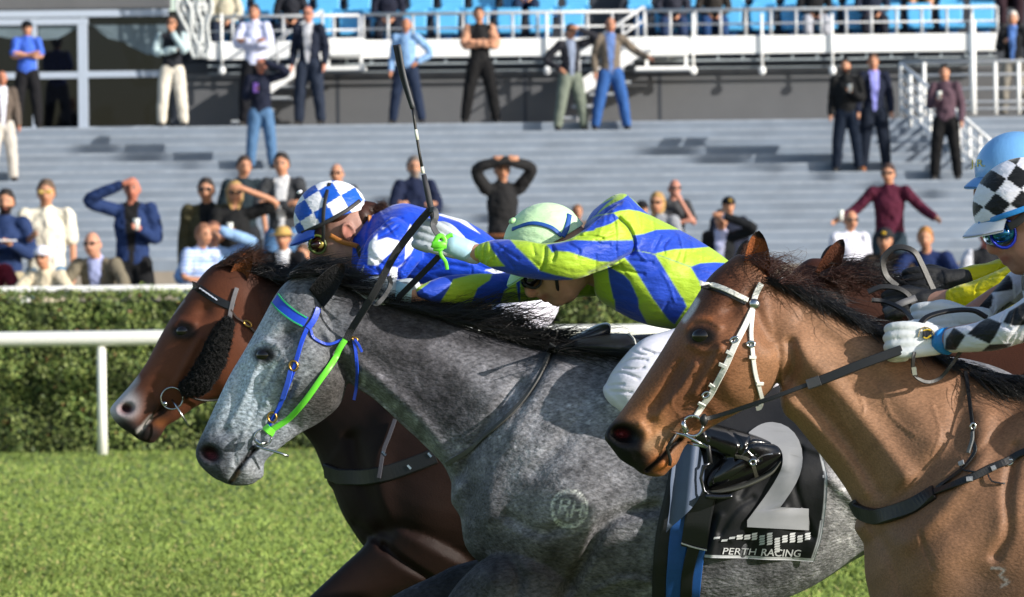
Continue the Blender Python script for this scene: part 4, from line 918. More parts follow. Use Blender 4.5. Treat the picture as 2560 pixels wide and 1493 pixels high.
n_br = [('blob', (1757, 838, 52, 36, -10), .016), ('blob', (1760, 841, 23, 15, -5), -.008), ('line', [(1712, 822), (1735, 800), (1770, 798), (1798, 815)], .009, 12), ('blob', (1832, 775, 40, 28, -35), -.018), ('line', [(1720, 860), (1760, 878), (1800, 868)], .005, 9),
        ('plate', (1872, 930, 82, 96, -20), .02, 9), ('line', [(1800, 868), (1770, 930), (1738, 985)], .01, 14), ('line', [(1770, 1040), (1740, 1010), (1700, 1030), (1660, 1075)], -.008, 20), ('line', [(1700, 930), (1660, 990), (1620, 1040)], -.006, 24), ('line', [(1740, 910), (1700, 975), (1640, 1040)], .009, 12), ('line', [(1700, 905), (1665, 965), (1625, 1020)], -.006, 9), ('line', [(1650, 1000), (1635, 1050), (1600, 1070)], -.005, 7),
        ('blob', (1560, 1085, 52, 42, 10), .012), ('blob', (1562, 1092, 40, 26, 15), -.012), ('blob', (1558, 1088, 34, 24, 15), -.05), ('line', [(1600, 1060), (1618, 1090), (1600, 1130)], .006, 12), ('line', [(1616, 1176), (1645, 1150), (1675, 1120), (1702, 1098)], -.017, 6), ('line', [(1640, 1055), (1610, 1110), (1590, 1160)], -.004, 14), ('blob', (1660, 1165, 30, 22, 0), .008),
        ('line', [(1978, 860), (1985, 915), (1950, 975), (1900, 1015)], -.02, 20), ('line', [(1880, 740), (1900, 800), (1920, 850)], -.012, 22),
        ('line', [(1960, 1000), (2030, 1060), (2110, 1150), (2160, 1230)], .010, 22), ('line', [(1975, 940), (2050, 1020), (2140, 1130), (2200, 1230)], -.018, 26), ('line', [(1990, 870), (2080, 960), (2180, 1080), (2260, 1190)], .016, 36),
        ('line', [(2010, 800), (2100, 870), (2200, 950)], -.010, 30), ('line', [(2150, 900), (2260, 1000), (2330, 1100)], .008, 50), ('line', [(2400, 1000), (2380, 1100), (2290, 1210), (2180, 1300)], -.012, 30),
        ('line', [(2460, 1040), (2440, 1150), (2350, 1270), (2260, 1350)], .02, 40), ('line', [(2540, 1120), (2520, 1230), (2520, 1330), (2490, 1390)], -.014, 20), ('blob', (2520, 1290, 40, 110, 15), .012), ('blob', (2330, 1400, 110, 110, 0), .018), ('line', [(2180, 1310), (2230, 1400), (2260, 1493)], -.012, 22), ('line', [(2300, 1330), (2310, 1370), (2330, 1420)], -.004, 6), ('blob', (2440, 1450, 80, 70, 0), -.01), ('line', [(2083, 1000), (2110, 1050), (2141, 1109), (2150, 1150)], .004, 4), ('line', [(2136, 967), (2156, 1000), (2160, 1030)], .0035, 3), ('line', [(1690, 960), (1680, 1010), (1700, 1040)], .003, 3), ('line', [(1760, 890), (1730, 950), (1690, 1010)], .003, 3), ('line', [(2330, 1010), (2350, 1080), (2330, 1140)], .003, 4), ('line', [(2200, 960), (2230, 1040), (2290, 1090)], .003, 4)]
n_pt = [('blob', (2250, 1200, 330, 420, 0), '88664f', 3), ('blob', (2080, 950, 150, 190, 30), '957055', 3), ('blob', (1880, 930, 95, 105, 0), '89654a', 4), ('blob', (1730, 900, 120, 170, 35), '734930', 3), ('blob', (1700, 1000, 90, 100, 40), '704a35', 3),
        ('blob', (1800, 720, 90, 80, 0), '4a2b1d', 3), ('blob', (1620, 1090, 60, 50, 0), 'a2734e', 3), ('blob', (1610, 990, 30, 50, 30), '8c5c3b', 2), ('line', [(1742, 752), (1730, 775), (1712, 800)], 'c9c4c4', 7, .8),
        ('blob', (1557, 1094, 56, 44, 15), '08070a', 12), ('blob', (1572, 1146, 58, 46, 25), '0c0b0d', 8), ('blob', (1622, 1166, 42, 20, 0), '19171a', 6), ('blob', (1556, 1084, 15, 9, 10), '6a252b', 7), ('blob', (1655, 1160, 26, 20, 0), '9a5c30', 4), ('line', [(1618, 1174), (1646, 1150), (1676, 1120), (1700, 1099)], '141214', 7), ('line', [(1622, 1115), (1660, 1090), (1695, 1080)], '7b6a55', 12, .5),
        ('blob', (1757, 841, 40, 27, 0), '130e0d', 9), ('line', [(1715, 815), (1740, 795), (1775, 798)], '8a5230', 7, .6), ('line', [(1800, 870), (1792, 930), (1750, 985)], '5a3722', 14, .5), ('blob', (2470, 1480, 90, 50, 0), '3e3a3a', 2, .6), ('blob', (2300, 1350, 60, 110, 20), '6e4c35', 2, .6), ('line', [(2480, 1420), (2510, 1425), (2500, 1440), (2520, 1455), (2505, 1465)], 'a5a3a3', 3, .7),
        ('line', [(1960, 715), (2030, 748), (2136, 805), (2280, 870), (2400, 920), (2560, 960)], '2a1c15', 20, .8)]
def n_post(C, u, v, V):
    n1 = noise2(u + 3000, v + 3000, 120, 5) - .5; n2 = noise2(u * .8 + v * .8 + 2000, (v - u) * .3 + 3000, 16, 6) - .5; n3 = noise2(u + 100, v + 100, 38, 16) - .5
    return np.clip(C * (1 + .35 * n1 + .14 * n2 + .16 * n3)[:, None], .003, 1)
BAYC = hair_coat('bay_coat', .55, .22, .34, 260., (.5, 1, 1), bump=.28, rot=38)
bay, nb, ntr = horse(YN, n_head, n_neck, n_body, n_legs, .0050, n_br, '775440', n_pt, BAYC, 'light bay racehorse at the right with a white bridle and dark muzzle', (1758, 841, .0225), post=n_post)
ear((1898, 577), (1858, 690), (1922, 712), 8.78, 8.74, bay, '4a2c1c', '7d4626', .04)
ear((1868, 600), (1835, 660), (1880, 660), 8.9, 8.92, bay, '3a2418', '4d2c1b', .03)
mane('mane', [(1900, 690), (1965, 705), (2060, 752), (2160, 800), (2280, 855), (2400, 905), (2560, 950)], YN, 6500, lambda t: (120, 62 + 40 * t), (.25, .9), bay, HAIRB, 23, .05, jit=.006, ylift=.03, lift=.008)
mane('mane', [(2420, 925), (2480, 935), (2560, 945)], YN - .05, 1600, lambda t: (150, 100), (.5, 1.1), bay, HAIRB, 24, .06, jit=.014, ylift=.05, lift=.02, side=.8)
mane('forelock', [(1850, 640), (1890, 640), (1930, 690), (1960, 700)], YN - .02, 420, lambda t: (95, 45 * sin(7 * t) + 10), (.3, 1.1), bay, HAIRBR, 25, .09, (.0005, .0009), jit=.03, ylift=.05, lift=.02)
wb = empty('bridle', tuple(P(1850, 900, 8.7)), 'white leather bridle with silver boss and buckles on the light bay horse', 'bridle')
strap(ntr, [(1752, 708), (1790, 716), (1830, 732), (1868, 752)], 13, WHITEL, 'browband', wb, 8.7, .004); strap(ntr, [(1754, 718), (1790, 726), (1828, 741), (1864, 760)], 8, BLACKL, 'browband_lining', wb, 8.7, .001)
strap(ntr, [(1900, 712), (1890, 735), (1880, 758)], 15, WHITEL, 'headpiece', wb, 8.7, .008)
strap(ntr, [(1882, 768), (1860, 820), (1835, 870), (1810, 925), (1780, 980), (1758, 1010), (1738, 1040)], 15, WHITEL, 'cheek_strap', wb, 8.7, .004)
strap(ntr, [(1880, 770), (1876, 830), (1880, 880), (1886, 930), (1896, 970), (1903, 1000), (1900, 1018), (1890, 1022)], 11, WHITEL, 'throat_lash', wb, 8.7, .005)
for (u, v) in ((1824, 882), (1808, 912), (1780, 960), (1755, 1005)): strap(ntr, [(u - 9, v - 4), (u, v), (u + 9, v + 5)], 9, WHITEL, 'keeper', wb, 8.7, .009)
for (u, v) in ((1879, 892), (1895, 955)): strap(ntr, [(u - 8, v), (u, v), (u + 8, v)], 8, WHITEL, 'keeper', wb, 8.7, .009)
for (u, v, a) in ((1838, 853, .4), (1766, 984, .5), (1876, 862, 0)): buckle(ntr, u, v, 19, 13, a, wb, STEEL, 8.7)
c = onto(ntr, [(1882, 764), (1884, 764)], .008)[0][0]; V, Fc = ball(c, (.013, .01, .013), 18); obj('boss', V, Fc, STEEL, wb)
cb = onto(ntr, [(1728, 1056), (1730, 1056)], .014)[0][0]
ringt(cb, .0222, .0035, wb, STEEL, 'bit_ring'); rod([P(1706, 1050, cb[1]), P(1710, 1066, cb[1] - .004), P(1718, 1080, cb[1])], .006, 'bit_cheek', wb, STEEL)
rod([P(1679, 1080, cb[1] + .0), P(1712, 1088, cb[1] - .02), P(1745, 1105, cb[1] - .02), P(1768, 1118, cb[1] - .02), P(1740, 1112, cb[1] - .012), P(1720, 1106, cb[1] + .01)], .0032, 'bit_prong', wb, STEEL)
V, Fc = ball(P(1760, 1050, cb[1] - .005), (.009, .009, .014), 14); obj('bit_guard', V, Fc, BLACKL, wb)
rod([P(1690, 1085, cb[1] + .005), P(1668, 1120, cb[1] + .01), P(1676, 1150, cb[1] + .02), P(1674, 1165, cb[1] + .02)], .004, 'tongue_tie', wb, BLACKL)
bp = empty('breastplate', tuple(P(2350, 1200, 8.6)), 'black leather breastplate with small buckles across the light bay chest', 'breastplate')
strap(ntr, [(2136, 1252), (2150, 1275), (2185, 1290), (2230, 1285), (2290, 1262), (2340, 1233)], [44] and 40, BLACKL, 'chest_pad', bp, 8.6, .007, .012)
strap(ntr, [(2330, 1238), (2390, 1215), (2450, 1185), (2510, 1158), (2575, 1128)], 19, BLACKL, 'breast_strap', bp, 8.6, .008)
strap(ntr, [(2412, 935), (2422, 985), (2430, 1030), (2436, 1075), (2434, 1100), (2440, 1130), (2410, 1175), (2345, 1222)], 10, BLACKL, 'neck_strap', bp, 8.6, .006)
strap(ntr, [(2437, 1085), (2436, 1105), (2425, 1135)], 9, leather('grey_loop', '5c5e60', .7), 'strap_end', bp, 8.6, .01)
for (u, v, a, w_) in ((2438, 1070, 1.4, 16), (2520, 1157, .5, 17)): buckle(ntr, u, v, w_, 12, a, bp, STEEL, 8.6)
for (u, v) in ((2425, 1200), (2485, 1174), (2409, 1162)): strap(ntr, [(u - 6, v + 2), (u + 6, v - 2)], 12, leather('grey_keeper', '83868c', .6), 'keeper', bp, 8.6, .012)
strap(ntr, [(2470, 1188), (2480, 1205), (2500, 1210), (2507, 1210)], 4, BLACKL, 'strap_end', bp, 8.6, .008); strap(ntr, [(2405, 1168), (2415, 1180), (2440, 1182)], 4, BLACKL, 'strap_end', bp, 8.6, .008)

# ---------------------------------------------------------------- far dark bay at the left
YF = 11.25
f_head = [(590, 650, 690, 780, .055), (530, 664, 715, 840, .085), (480, 720, 715, 905, .098), (434, 784, 690, 955, .1), (399, 843, 630, 982, .092), (366, 906, 560, 995, .078), (330, 957, 500, 1012, .063), (298, 993, 440, 1052, .053), (277, 1018, 418, 1064, .05), (276, 1035, 411, 1074, .048), (297, 1064, 404, 1088, .042), (330, 1086, 388, 1102, .03)]
f_neck = [(600, 668, 680, 900, .065), (720, 700, 700, 985, .075), (880, 740, 740, 1060, .088), (1040, 780, 785, 1120, .12), (1180, 850, 822, 1215, .17)]
f_body = [(1060, 900, 822, 1200, .15), (1180, 860, 870, 1310, .21), (1300, 856, 960, 1400, .25), (1450, 856, 1200, 1450, .28), (1600, 836, 1560, 1470, .3), (1900, 830, 1900, 1430, .3), (2110, 860, 2090, 1330, .27), (2200, 960, 2180, 1230, .18)]
f_legs = [[(960, 1300, 1190, 1430, .1, -.12), (905, 1368, 1120, 1455, .08, -.12), (867, 1404, 1030, 1478, .065, -.12), (818, 1450, 940, 1505, .055, -.12), (770, 1495, 860, 1560, .05, -.12), (690, 1570, 750, 1630, .042, -.12), (560, 1700, 600, 1745, .035, -.12), (430, 1840, 490, 1890, .045, -.12)],
          [(980, 1330, 1220, 1450, .09, .13), (980, 1420, 1150, 1520, .07, .13), (960, 1560, 1060, 1600, .05, .13), (1000, 1700, 1070, 1680, .04, .13), (1150, 1760, 1170, 1700, .035, .13)]]
for s in (-1, 1): f_legs.append([(1900 + 30 * s, 1150, 2150, 1200, .12, s * .13), (1800 + 30 * s, 1330, 1990, 1370, .1, s * .13), (1740 + 30 * s, 1480, 1870 + 30 * s, 1500, .07, s * .13), (1760 + 40 * s, 1690, 1830 + 40 * s, 1680, .045, s * .12), (1600 + 60 * s, 1840, 1650 + 60 * s, 1880, .035, s * .12), (1480 + 60 * s, 1960, 1560 + 60 * s, 2000, .045, s * .12)])
f_br = [('blob', (460, 829, 42, 30, -10), .014), ('blob', (461, 829, 17, 12, 0), -.008), ('line', [(430, 815), (450, 800), (485, 808)], .009, 10), ('blob', (510, 780, 30, 22, -30), -.014), ('plate', (590, 910, 70, 80, -20), .012, 7), ('line', [(500, 845), (470, 900), (440, 960)], .008, 12),
        ('blob', (310, 1022, 34, 28, 0), .012), ('blob', (314, 1022, 19, 14, -10), -.042), ('line', [(340, 1095), (365, 1062), (392, 1036), (410, 1018)], -.015, 7), ('line', [(400, 950), (370, 1010), (350, 1060)], -.005, 14), ('line', [(380, 980), (395, 1005), (385, 1040)], .004, 8),
        ('line', [(880, 1100), (905, 1200), (960, 1330)], -.02, 24), ('line', [(1000, 1000), (940, 1120), (950, 1290)], .02, 46), ('line', [(889, 1313), (940, 1350), (960, 1370)], -.012, 14), ('line', [(960, 1365), (1000, 1400), (1070, 1445)], -.014, 12), ('blob', (1060, 1290, 90, 90, 0), .02)]
f_pt = [('blob', (400, 920, 150, 120, -50), '6e3f2a', 3), ('blob', (530, 760, 90, 70, 0), '5c3422', 3), ('blob', (560, 900, 100, 110, 0), '623826', 3), ('blob', (300, 1015, 45, 38, -30), 'c4bfc2', 6), ('line', [(330, 950), (300, 990)], 'b8b4b6', 16, .8), ('blob', (312, 1024, 24, 19, 0), 'a9989c', 4), ('blob', (316, 1023, 17, 13, 0), '3d1a20', 5),
        ('blob', (322, 1070, 40, 18, 25), '2a2628', 4), ('blob', (372, 1085, 36, 22, 0), '1b1819', 4), ('line', [(345, 1080), (362, 1062), (378, 1042)], 'b3aeab', 6, .7), ('blob', (402, 1052, 14, 12, 0), '8a5330', 3), ('blob', (461, 829, 33, 23, 0), '120c0b', 9), ('blob', (400, 1030, 22, 20, 0), '1d1614', 3), ('line', [(434, 784), (460, 752)], 'b7aaa4', 3, .5),
        ('line', [(770, 1493), (600, 1690), (440, 1860)], '1c1211', 70, .8), ('line', [(700, 705), (880, 745), (1040, 785)], '1b100c', 30, .8)]
def f_post(C, u, v, V):
    return np.clip(C * (1 + .3 * (noise2(u + 900, v + 900, 90, 4) - .5) + .16 * (noise2(u + 900, v + 900, 22, 5) - .5))[:, None], .003, 1)
DBAYC = hair_coat('dark_bay_coat', .62, .2, .22, 300., (1, 1, 1.5), bump=.2)
fbay, fb, ft = horse(YF, f_head, f_neck, f_body, f_legs, .0062, f_br, '20120e', f_pt, DBAYC, 'dark bay racehorse leading at the left with a white nose patch and fleece cheek piece', (461, 829, .0215), post=f_post)  # dark bay coat, base darkened further for shade from unseen riders
ear((627, 628), (572, 690), (612, 712), 11.2, 11.18, fbay, '4a2717', '6f3f24', .04)
ear((640, 640), (600, 670), (640, 690), 11.32, 11.34, fbay, '4a2717', '5a301b', .03)
mane('mane', [(610, 665), (680, 690), (780, 700), (900, 745), (1000, 775)], YF, 2600, lambda t: (110, 10 - 20 * t), (.35, 1.05), fbay, HAIRB, 33, .07, (.0006, .0013), jit=.02, ylift=.04, lift=.04)
mane('forelock', [(540, 662), (580, 650), (610, 655)], YF, 800, lambda t: (75, -22), (.5, 1.1), fbay, HAIRR, 35, .07, (.0006, .0011), jit=.02, ylift=.03, lift=.02)
db = empty('bridle', tuple(P(560, 850, 11.1)), 'black bridle with studded browband and brass buckle on the dark bay horse', 'bridle')
strap(ft, [(486, 712), (510, 730), (545, 752), (585, 770)], 20, BLACKL, 'browband', db, 11.1, .003)
for k in range(7): 
    u = 492 + k * 8.2; v = 714 + k * 5.6; strap(ft, [(u - 3, v - 1), (u + 3, v + 4)], 3.2, mat('stud_white', 'd9e0f4', .2), 'stud', db, 11.1, .007)
strap(ft, [(592, 722), (585, 745), (578, 775), (574, 800)], 11, leather('grey_strap', '6d6a6c', .5), 'headpiece', db, 11.1, .006)
strap(ft, [(578, 775), (592, 795), (612, 808), (640, 835), (660, 860)], 5, leather('brown_strap', '3a2a22', .5), 'throat_lash', db, 11.1, .006)
buckle(ft, 619, 810, 22, 11, -.6, db, BRASS, 11.1)
# fleece cheek piece: a rough black sleeve
fl = loft([(558, 795, 585, 812, .02, -.125), (530, 830, 578, 850, .028, -.125), (500, 890, 560, 915, .028, -.118), (470, 940, 530, 965, .026, -.105), (448, 962, 505, 988, .02, -.095), (452, 980, 480, 990, .014, -.09)], YF, 24, 6)
V, Fc = union([fl], .004, 1); rs = np.random.RandomState(2); V = V + rs.normal(0, .0022, V.shape); obj('fleece_cheek_piece', V, Fc, mat('fleece', '0d0d10', .95, bump=1., bscale=300, var=.3, vscale=200), db)
nn = 5000; k = rs.randint(0, len(V), nn); d = rs.normal(0, 1, (nn, 3)); d /= np.linalg.norm(d, axis=1)[:, None]; Vs, Fs = strands(V[k], V[k] + d * .005, V[k] + d * .009, .0008 + 0 * k, 4, .002, 3, 2)
obj('fleece_pile', Vs, Fs, mat('fleece', None), db.children[-1] if False else db)
cf = onto(ft, [(430, 992), (432, 992)], .012)[0][0]
cf = np.array(P(430, 996, cf[1])); ringt(cf, .0305, .0022, db, STEEL, 'bit_ring'); V, Fc = ball(P(413, 1009, cf[1] - .005), .0065, 12); obj('bit_joint', V, Fc, STEEL, db)
rod([P(430, 1000, cf[1]), P(444, 1020, cf[1] - .02), P(471, 1066, cf[1] - .02)], .003, 'bit_prong', db, STEEL)
strap(ft, [(462, 980), (490, 993), (530, 995), (580, 985), (640, 950), (700, 900)], 5, BLACKL, 'rein', db, 11.1, .008)
bc = empty('breast_collar', tuple(P(950, 1180, 11)), 'black padded breast collar across the dark bay horse chest', 'breast collar')
strap(ft, [(818, 1176), (835, 1184), (860, 1192), (920, 1192), (980, 1180), (1040, 1160), (1090, 1140)], 40, BLACKL, 'chest_pad', bc, 11., .007, .01)
strap(ft, [(990, 1050), (975, 1090), (960, 1130), (950, 1195)], 10, leather('grey_elastic', '3b3b44', .7), 'neck_strap', bc, 11., .012)
for (u, v) in ((962, 1135), (1028, 1168), (1078, 1138)): strap(ft, [(u - 4, v - 4), (u + 4, v + 5)], 6, STEEL, 'buckle', bc, 11., .014)

# ---------------------------------------------------------------- dark horse behind the light bay
YD = 10.95
d_head = [(2080, 650, 2150, 790, .055), (2020, 648, 2130, 850, .085), (1965, 700, 2080, 900, .09), (1915, 800, 2010, 950, .07), (1885, 880, 1950, 990, .055), (1870, 930, 1925, 1000, .045)]
d_neck = [(2090, 665, 2120, 860, .065), (2200, 700, 2150, 960, .08), (2350, 745, 2220, 1050, .1), (2500, 785, 2330, 1160, .15), (2620, 800, 2400, 1250, .19)]
d_body = [(2540, 900, 2390, 1230, .15), (2640, 800, 2460, 1380, .22), (2900, 800, 2800, 1450, .28), (3200, 815, 3200, 1430, .29), (3500, 840, 3500, 1360, .27), (3640, 950, 3620, 1260, .17)]
d_legs = [[(2480 + q, 1250, 2700 + q, 1400, .1, s * .12), (2450 + q, 1500, 2590 + q, 1540, .065, s * .12), (2400 + q, 1750, 2490 + q, 1770, .045, s * .12), (2380 + q, 2060, 2450 + q, 2070, .035, s * .12), (2350 + q, 2230, 2440 + q, 2240, .045, s * .12)] for s, q in ((-1, -60), (1, 60))] + \
         [[(3380 + q, 1200, 3620 + q, 1200, .11, s * .12), (3430 + q, 1500, 3560 + q, 1500, .08, s * .12), (3530 + q, 1700, 3610 + q, 1680, .045, s * .12), (3500 + q, 2200, 3580 + q, 2200, .045, s * .12)] for s, q in ((-1, -60), (1, 60))]
dark, dk, dt = horse(YD, d_head, d_neck, d_body, d_legs, .0075, [], '3a1f15', [], DBAYC, 'dark brown racehorse mostly hidden behind the light bay, one ear raised', (1990, 780, .02))
ear((2108, 598), (2038, 680), (2080, 708), 10.86, 10.84, dark, '5b3220', '4a2819', .035)
ear((2082, 612), (2050, 650), (2078, 660), 11.02, 11.03, dark, '2a1711', '2a1711', .025)
mane('mane', [(2060, 655), (2150, 690), (2300, 735), (2450, 780)], YD, 2200, lambda t: (140, 20 + 20 * t), (.4, 1.1), dark, HAIRB, 43, .08, jit=.025, ylift=.03, lift=.04)
mane('forelock', [(2050, 680), (2085, 700)], YD - .12, 160, lambda t: (110, 5), (.4, 1.5), dark, HAIRBR, 44, .04, (.0006, .0011), jit=.05, ylift=.03, lift=.05)

# ============================================================ THE JOCKEYS
def Zc(x0, y0, pts): return [(x0 + a / 3.9375, y0 + b / 3.9375) for a, b in pts]
def shell(V, Fc, d): return V
def silk(name, Yc, shapes, base, paints, folds, parent, voxel=.0034, m=None, sm=4, wr=.0025, seed=3):
    V, Fc = union(shapes, voxel, sm); rc = random.Random(seed); M = V[V[:, 1] < Yc - .03]; uu, vv = proj(M); folds = list(folds)
    for _ in range(46):
        i = rc.randrange(len(uu)); a = rc.gauss(1.2, .6); L = rc.uniform(18, 48); u, v = uu[i], vv[i]; bend = rc.uniform(-8, 8)
        folds.append(('line', [(u - L * cos(a), v - L * sin(a)), (u + bend, v), (u + L * cos(a), v + L * sin(a))], rc.choice((-1, 1)) * rc.uniform(.0018, .0042), rc.uniform(2.6, 5.5)))
    V = sculpt(V, Yc, folds)
    M = V.copy(); M[:, 1] = Yc - np.abs(V[:, 1] - Yc); u, v = proj(M)
    w1 = noise2(u * .35 + v * .9 + 2000, v * .25 - u * .12 + 2000, 15, seed) - .5; w2 = noise2(u * .8 - v * .5 + 3000, v * .9 + u * .3 + 2000, 34, seed + 1) - .5
    s_ = np.clip(np.abs(V[:, 1] - Yc) / .03, 0, 1); V[:, 1] += np.sign(V[:, 1] - Yc) * s_ * (w1 * wr + w2 * wr * 2.6); V[:, 2] += w2 * wr * .8
    C = paint(V, Yc, base, paints)
    return obj(name, V, Fc, m, parent, uvcol=C)
SILK = mat('racing_silk', None, .5, vcol=True, spec=.25, var=.05, vscale=30, bump=.6, bscale=22, stretch=(1, 1, 2.4), sheen=.15)
BREECH = mat('white_breeches', 'dcdbe8', .6, spec=.3, var=.04, vscale=30, bump=.3, bscale=34, stretch=(1, 1, 3)); JSKIN = mat('jockey_skin', None, .55, vcol=True, spec=.35, var=.08, vscale=90, trans=.06)
BOOT = mat('patent_boot', '0a0a0b', .2, spec=.6, coat=.2, bump=.06, bscale=25)
def shifted(h, df, du):
    q = Head.__new__(Head); q.f, q.u, q.s = h.f, h.u, h.s; q.c = h.c + h.f * df + h.u * du; return q
class Head:
    """local frame of a jockey's head: f forward, u up, s towards the camera"""
    def __init__(h, c, fwd):
        h.c = np.array(P(*c)); a, b = fwd; n = math.hypot(a, b); h.f = np.array([a / n, 0, b / n]); h.u = np.array([b / n, 0, -a / n]) * (1 if -a > 0 else -1); h.s = np.array([0, -1., 0])
    def W(h, f, u, s): return h.c + h.f * f + h.u * u + h.s * s
    def M(h, V): V = np.asarray(V); return h.c + np.outer(V[:, 0], h.f) + np.outer(V[:, 1], h.u) + np.outer(V[:, 2], h.s)
def head_shapes(h):
    S = [ball((-.012, .008, 0), (.088, .082, .07), 24), ball((.028, -.045, 0), (.058, .075, .058), 20), ball((.052, -.088, 0), (.03, .026, .03), 14), ball((-.005, -.062, 0), (.055, .05, .06), 16), ball((.075, -.004, 0), (.022, .02, .05), 14)]
    S = [(h.M(V), Fc) for V, Fc in S]
    S.append(limb([h.W(.082, -.005, 0), h.W(.104, -.036, 0), h.W(.098, -.045, 0)], [.010, .013, .011], 3, 10)); S.append(limb([h.W(.09, -.045, .011), h.W(.09, -.045, -.011)], [.009, .009], 2, 8))
    S.append(limb([h.W(.078, -.062, -.016), h.W(.088, -.063, 0), h.W(.078, -.062, .016)], [.006, .0085, .006], 3, 8)); S.append(limb([h.W(.074, -.074, -.014), h.W(.084, -.075, 0), h.W(.074, -.074, .014)], [.006, .009, .006], 3, 8))
    for q in (-1, 1):
        th = np.linspace(-.6, 4.2, 9); S.append(limb([h.W(-.012 - .016 * cos(t) * 1 - .004, -.018 + .026 * sin(t), q * (.074 + .006 * sin(t))) for t in th], [.0048] * 9, 2, 8)); S.append((h.M(ball((-.012, -.018, q * .072), (.013, .022, .006), 12)[0]), ball((0, 0, 0), 1, 12)[1]))
    return S
def helmet(h, fn, parent, k=1., rim=-.012, peak_col=None, m=None, name='helmet', pk=(.10, .145)):
    n = 150; th = np.linspace(.001, 1.66, 70); ph = np.linspace(0, 2 * pi, n, endpoint=False); V = []
    for t in th:
        for p in ph: V.append(((.114 * cos(p) * sin(t) - .008) * k, (.106 * cos(t) + .012 + rim * 0) * k, .094 * sin(p) * sin(t) * k))
    V = np.array(V); V[:, 1] -= .012 * np.clip(-V[:, 0] / .1, 0, 1) * (V[:, 1] < .03)
    inner = V[-n:] * [.93, 1, .93]; lo = inner + [0, .03, 0]; VV = np.vstack([V, inner, lo]); Fc = grid_faces(len(th) + 2, n).tolist()
    col = fn(VV[:, 0] / k, VV[:, 1] / k, VV[:, 2] / k, ph); o = obj(name, h.M(VV), Fc, m or SILK, parent, uvcol=col)
    # peak
    pts = []; A = np.linspace(-1.05, 1.05, 25)
    for r_ in np.linspace(0, 1, 8):
        for a in A:
            rr = .103 + (pk[1] - .103) * r_ * max(0, cos(a)) ** .5; pts.append((rr * cos(a) * (1 if r_ == 0 else 1) - .004, .004 - .014 * r_ - .010 * r_ * r_ * 1 - .010 * abs(sin(a)) , .094 * sin(a) * (1 + .0 * r_)))
    pts = np.array(pts) * k; up = pts + [0, .004, 0]; V2 = np.vstack([pts, up]); nn = len(A); g = grid_faces(8, nn, False).tolist(); o2 = len(pts)
    Fp = [f[::-1] for f in g] + [[i + o2 for i in f] for f in g]
    Fp += [[7 * nn + i, 7 * nn + i + 1, o2 + 7 * nn + i + 1, o2 + 7 * nn + i] for i in range(nn - 1)]
    obj('peak', h.M(V2), Fp, peak_col, o); return o
def band(h, pts, w_, m, name, parent, th=.003):
    """strap over the helmet given in head coordinates (f, u, s)"""
    c = catmull([tuple(h.W(*p)) for p in pts], 8); cc = h.W(0, 0, 0); nr = c - cc; nr /= np.linalg.norm(nr, axis=1)[:, None]; V, Fc = strap_mesh(c, nr, w_, th); return obj(name, V, Fc, m, parent)
def on_h(f, u, k=1., up=.012, lift=.003):
    """point on the helmet's near side at local f, u"""
    a = min(.97, ((f + .008 * k) / (.114 * k)) ** 2 + ((u - up * k) / (.106 * k)) ** 2); return (f, u, .094 * k * math.sqrt(1 - a) + lift)
def goggles(h, lens, frame, parent, sz=1.):
    V, Fc = union([(h.M(ball((.078, -.012, 0), (.032 * sz, .026 * sz, .07), 20)[0]), ball((0, 0, 0), 1, 20)[1])], .004, 2); g = obj('goggles', V, Fc, lens, parent)
    pts = [h.W(.078 + .022 * cos(t) * sz, -.012 + .026 * sin(t) * sz, .052) for t in np.linspace(0, 2 * pi, 17)]; V, Fc = tube(pts, .0035, 8); obj('goggle_frame', V, Fc, frame, g)
    return g
def fist(W_, f, s, n, k, m, parent, name='glove', cuff=None, grip=.9):
    f = np.array(f, float); f /= np.linalg.norm(f); n = np.array(n, float); n -= f * n.dot(f); n /= np.linalg.norm(n); s = np.array(s, float); s -= f * s.dot(f) + n * s.dot(n); s /= np.linalg.norm(s)
    W_ = np.array(W_, float); S = []
    for i in range(4):
        o = (i - 1.5) * .0195 * k; S.append(limb([W_ + s * o * .55, W_ + f * .05 * k + s * o * .9 + n * .004, W_ + f * .078 * k + s * o], [.016 * k, .0135 * k, .012 * k], 3, 10))
        L = (.9, 1., .96, .8)[i]; b = W_ + f * .078 * k + s * o
        S.append(limb([b, b + f * .020 * k * L - n * .010 * k, b + f * .026 * k * L - n * .030 * k, b + f * .010 * k * L - n * .046 * k, b - f * .012 * k - n * .040 * k], [.0118 * k, .0112 * k, .0105 * k, .0098 * k, .009 * k], 4, 10))
    S.append(limb([W_ - s * .018 * k - n * .008 * k, W_ + f * .035 * k - s * .036 * k - n * .018 * k, W_ + f * .062 * k - s * .036 * k - n * .032 * k, W_ + f * .082 * k - s * .018 * k - n * .040 * k], [.016 * k, .0135 * k, .0115 * k, .0105 * k], 4, 10))
    S.append(limb([W_ - f * .045 * k, W_ + f * .005], [.027 * k, .028 * k], 2, 14, .8))
    V, Fc = union(S, .0026, 2); o = obj(name, V, Fc, m, parent)
    if cuff is not None:
        V, Fc = tube([W_ - f * .050 * k, W_ - f * .038 * k, W_ - f * .026 * k], [(.029 * k, .027 * k)] * 3, 20); obj('cuff', V, Fc, cuff, o)
    return o
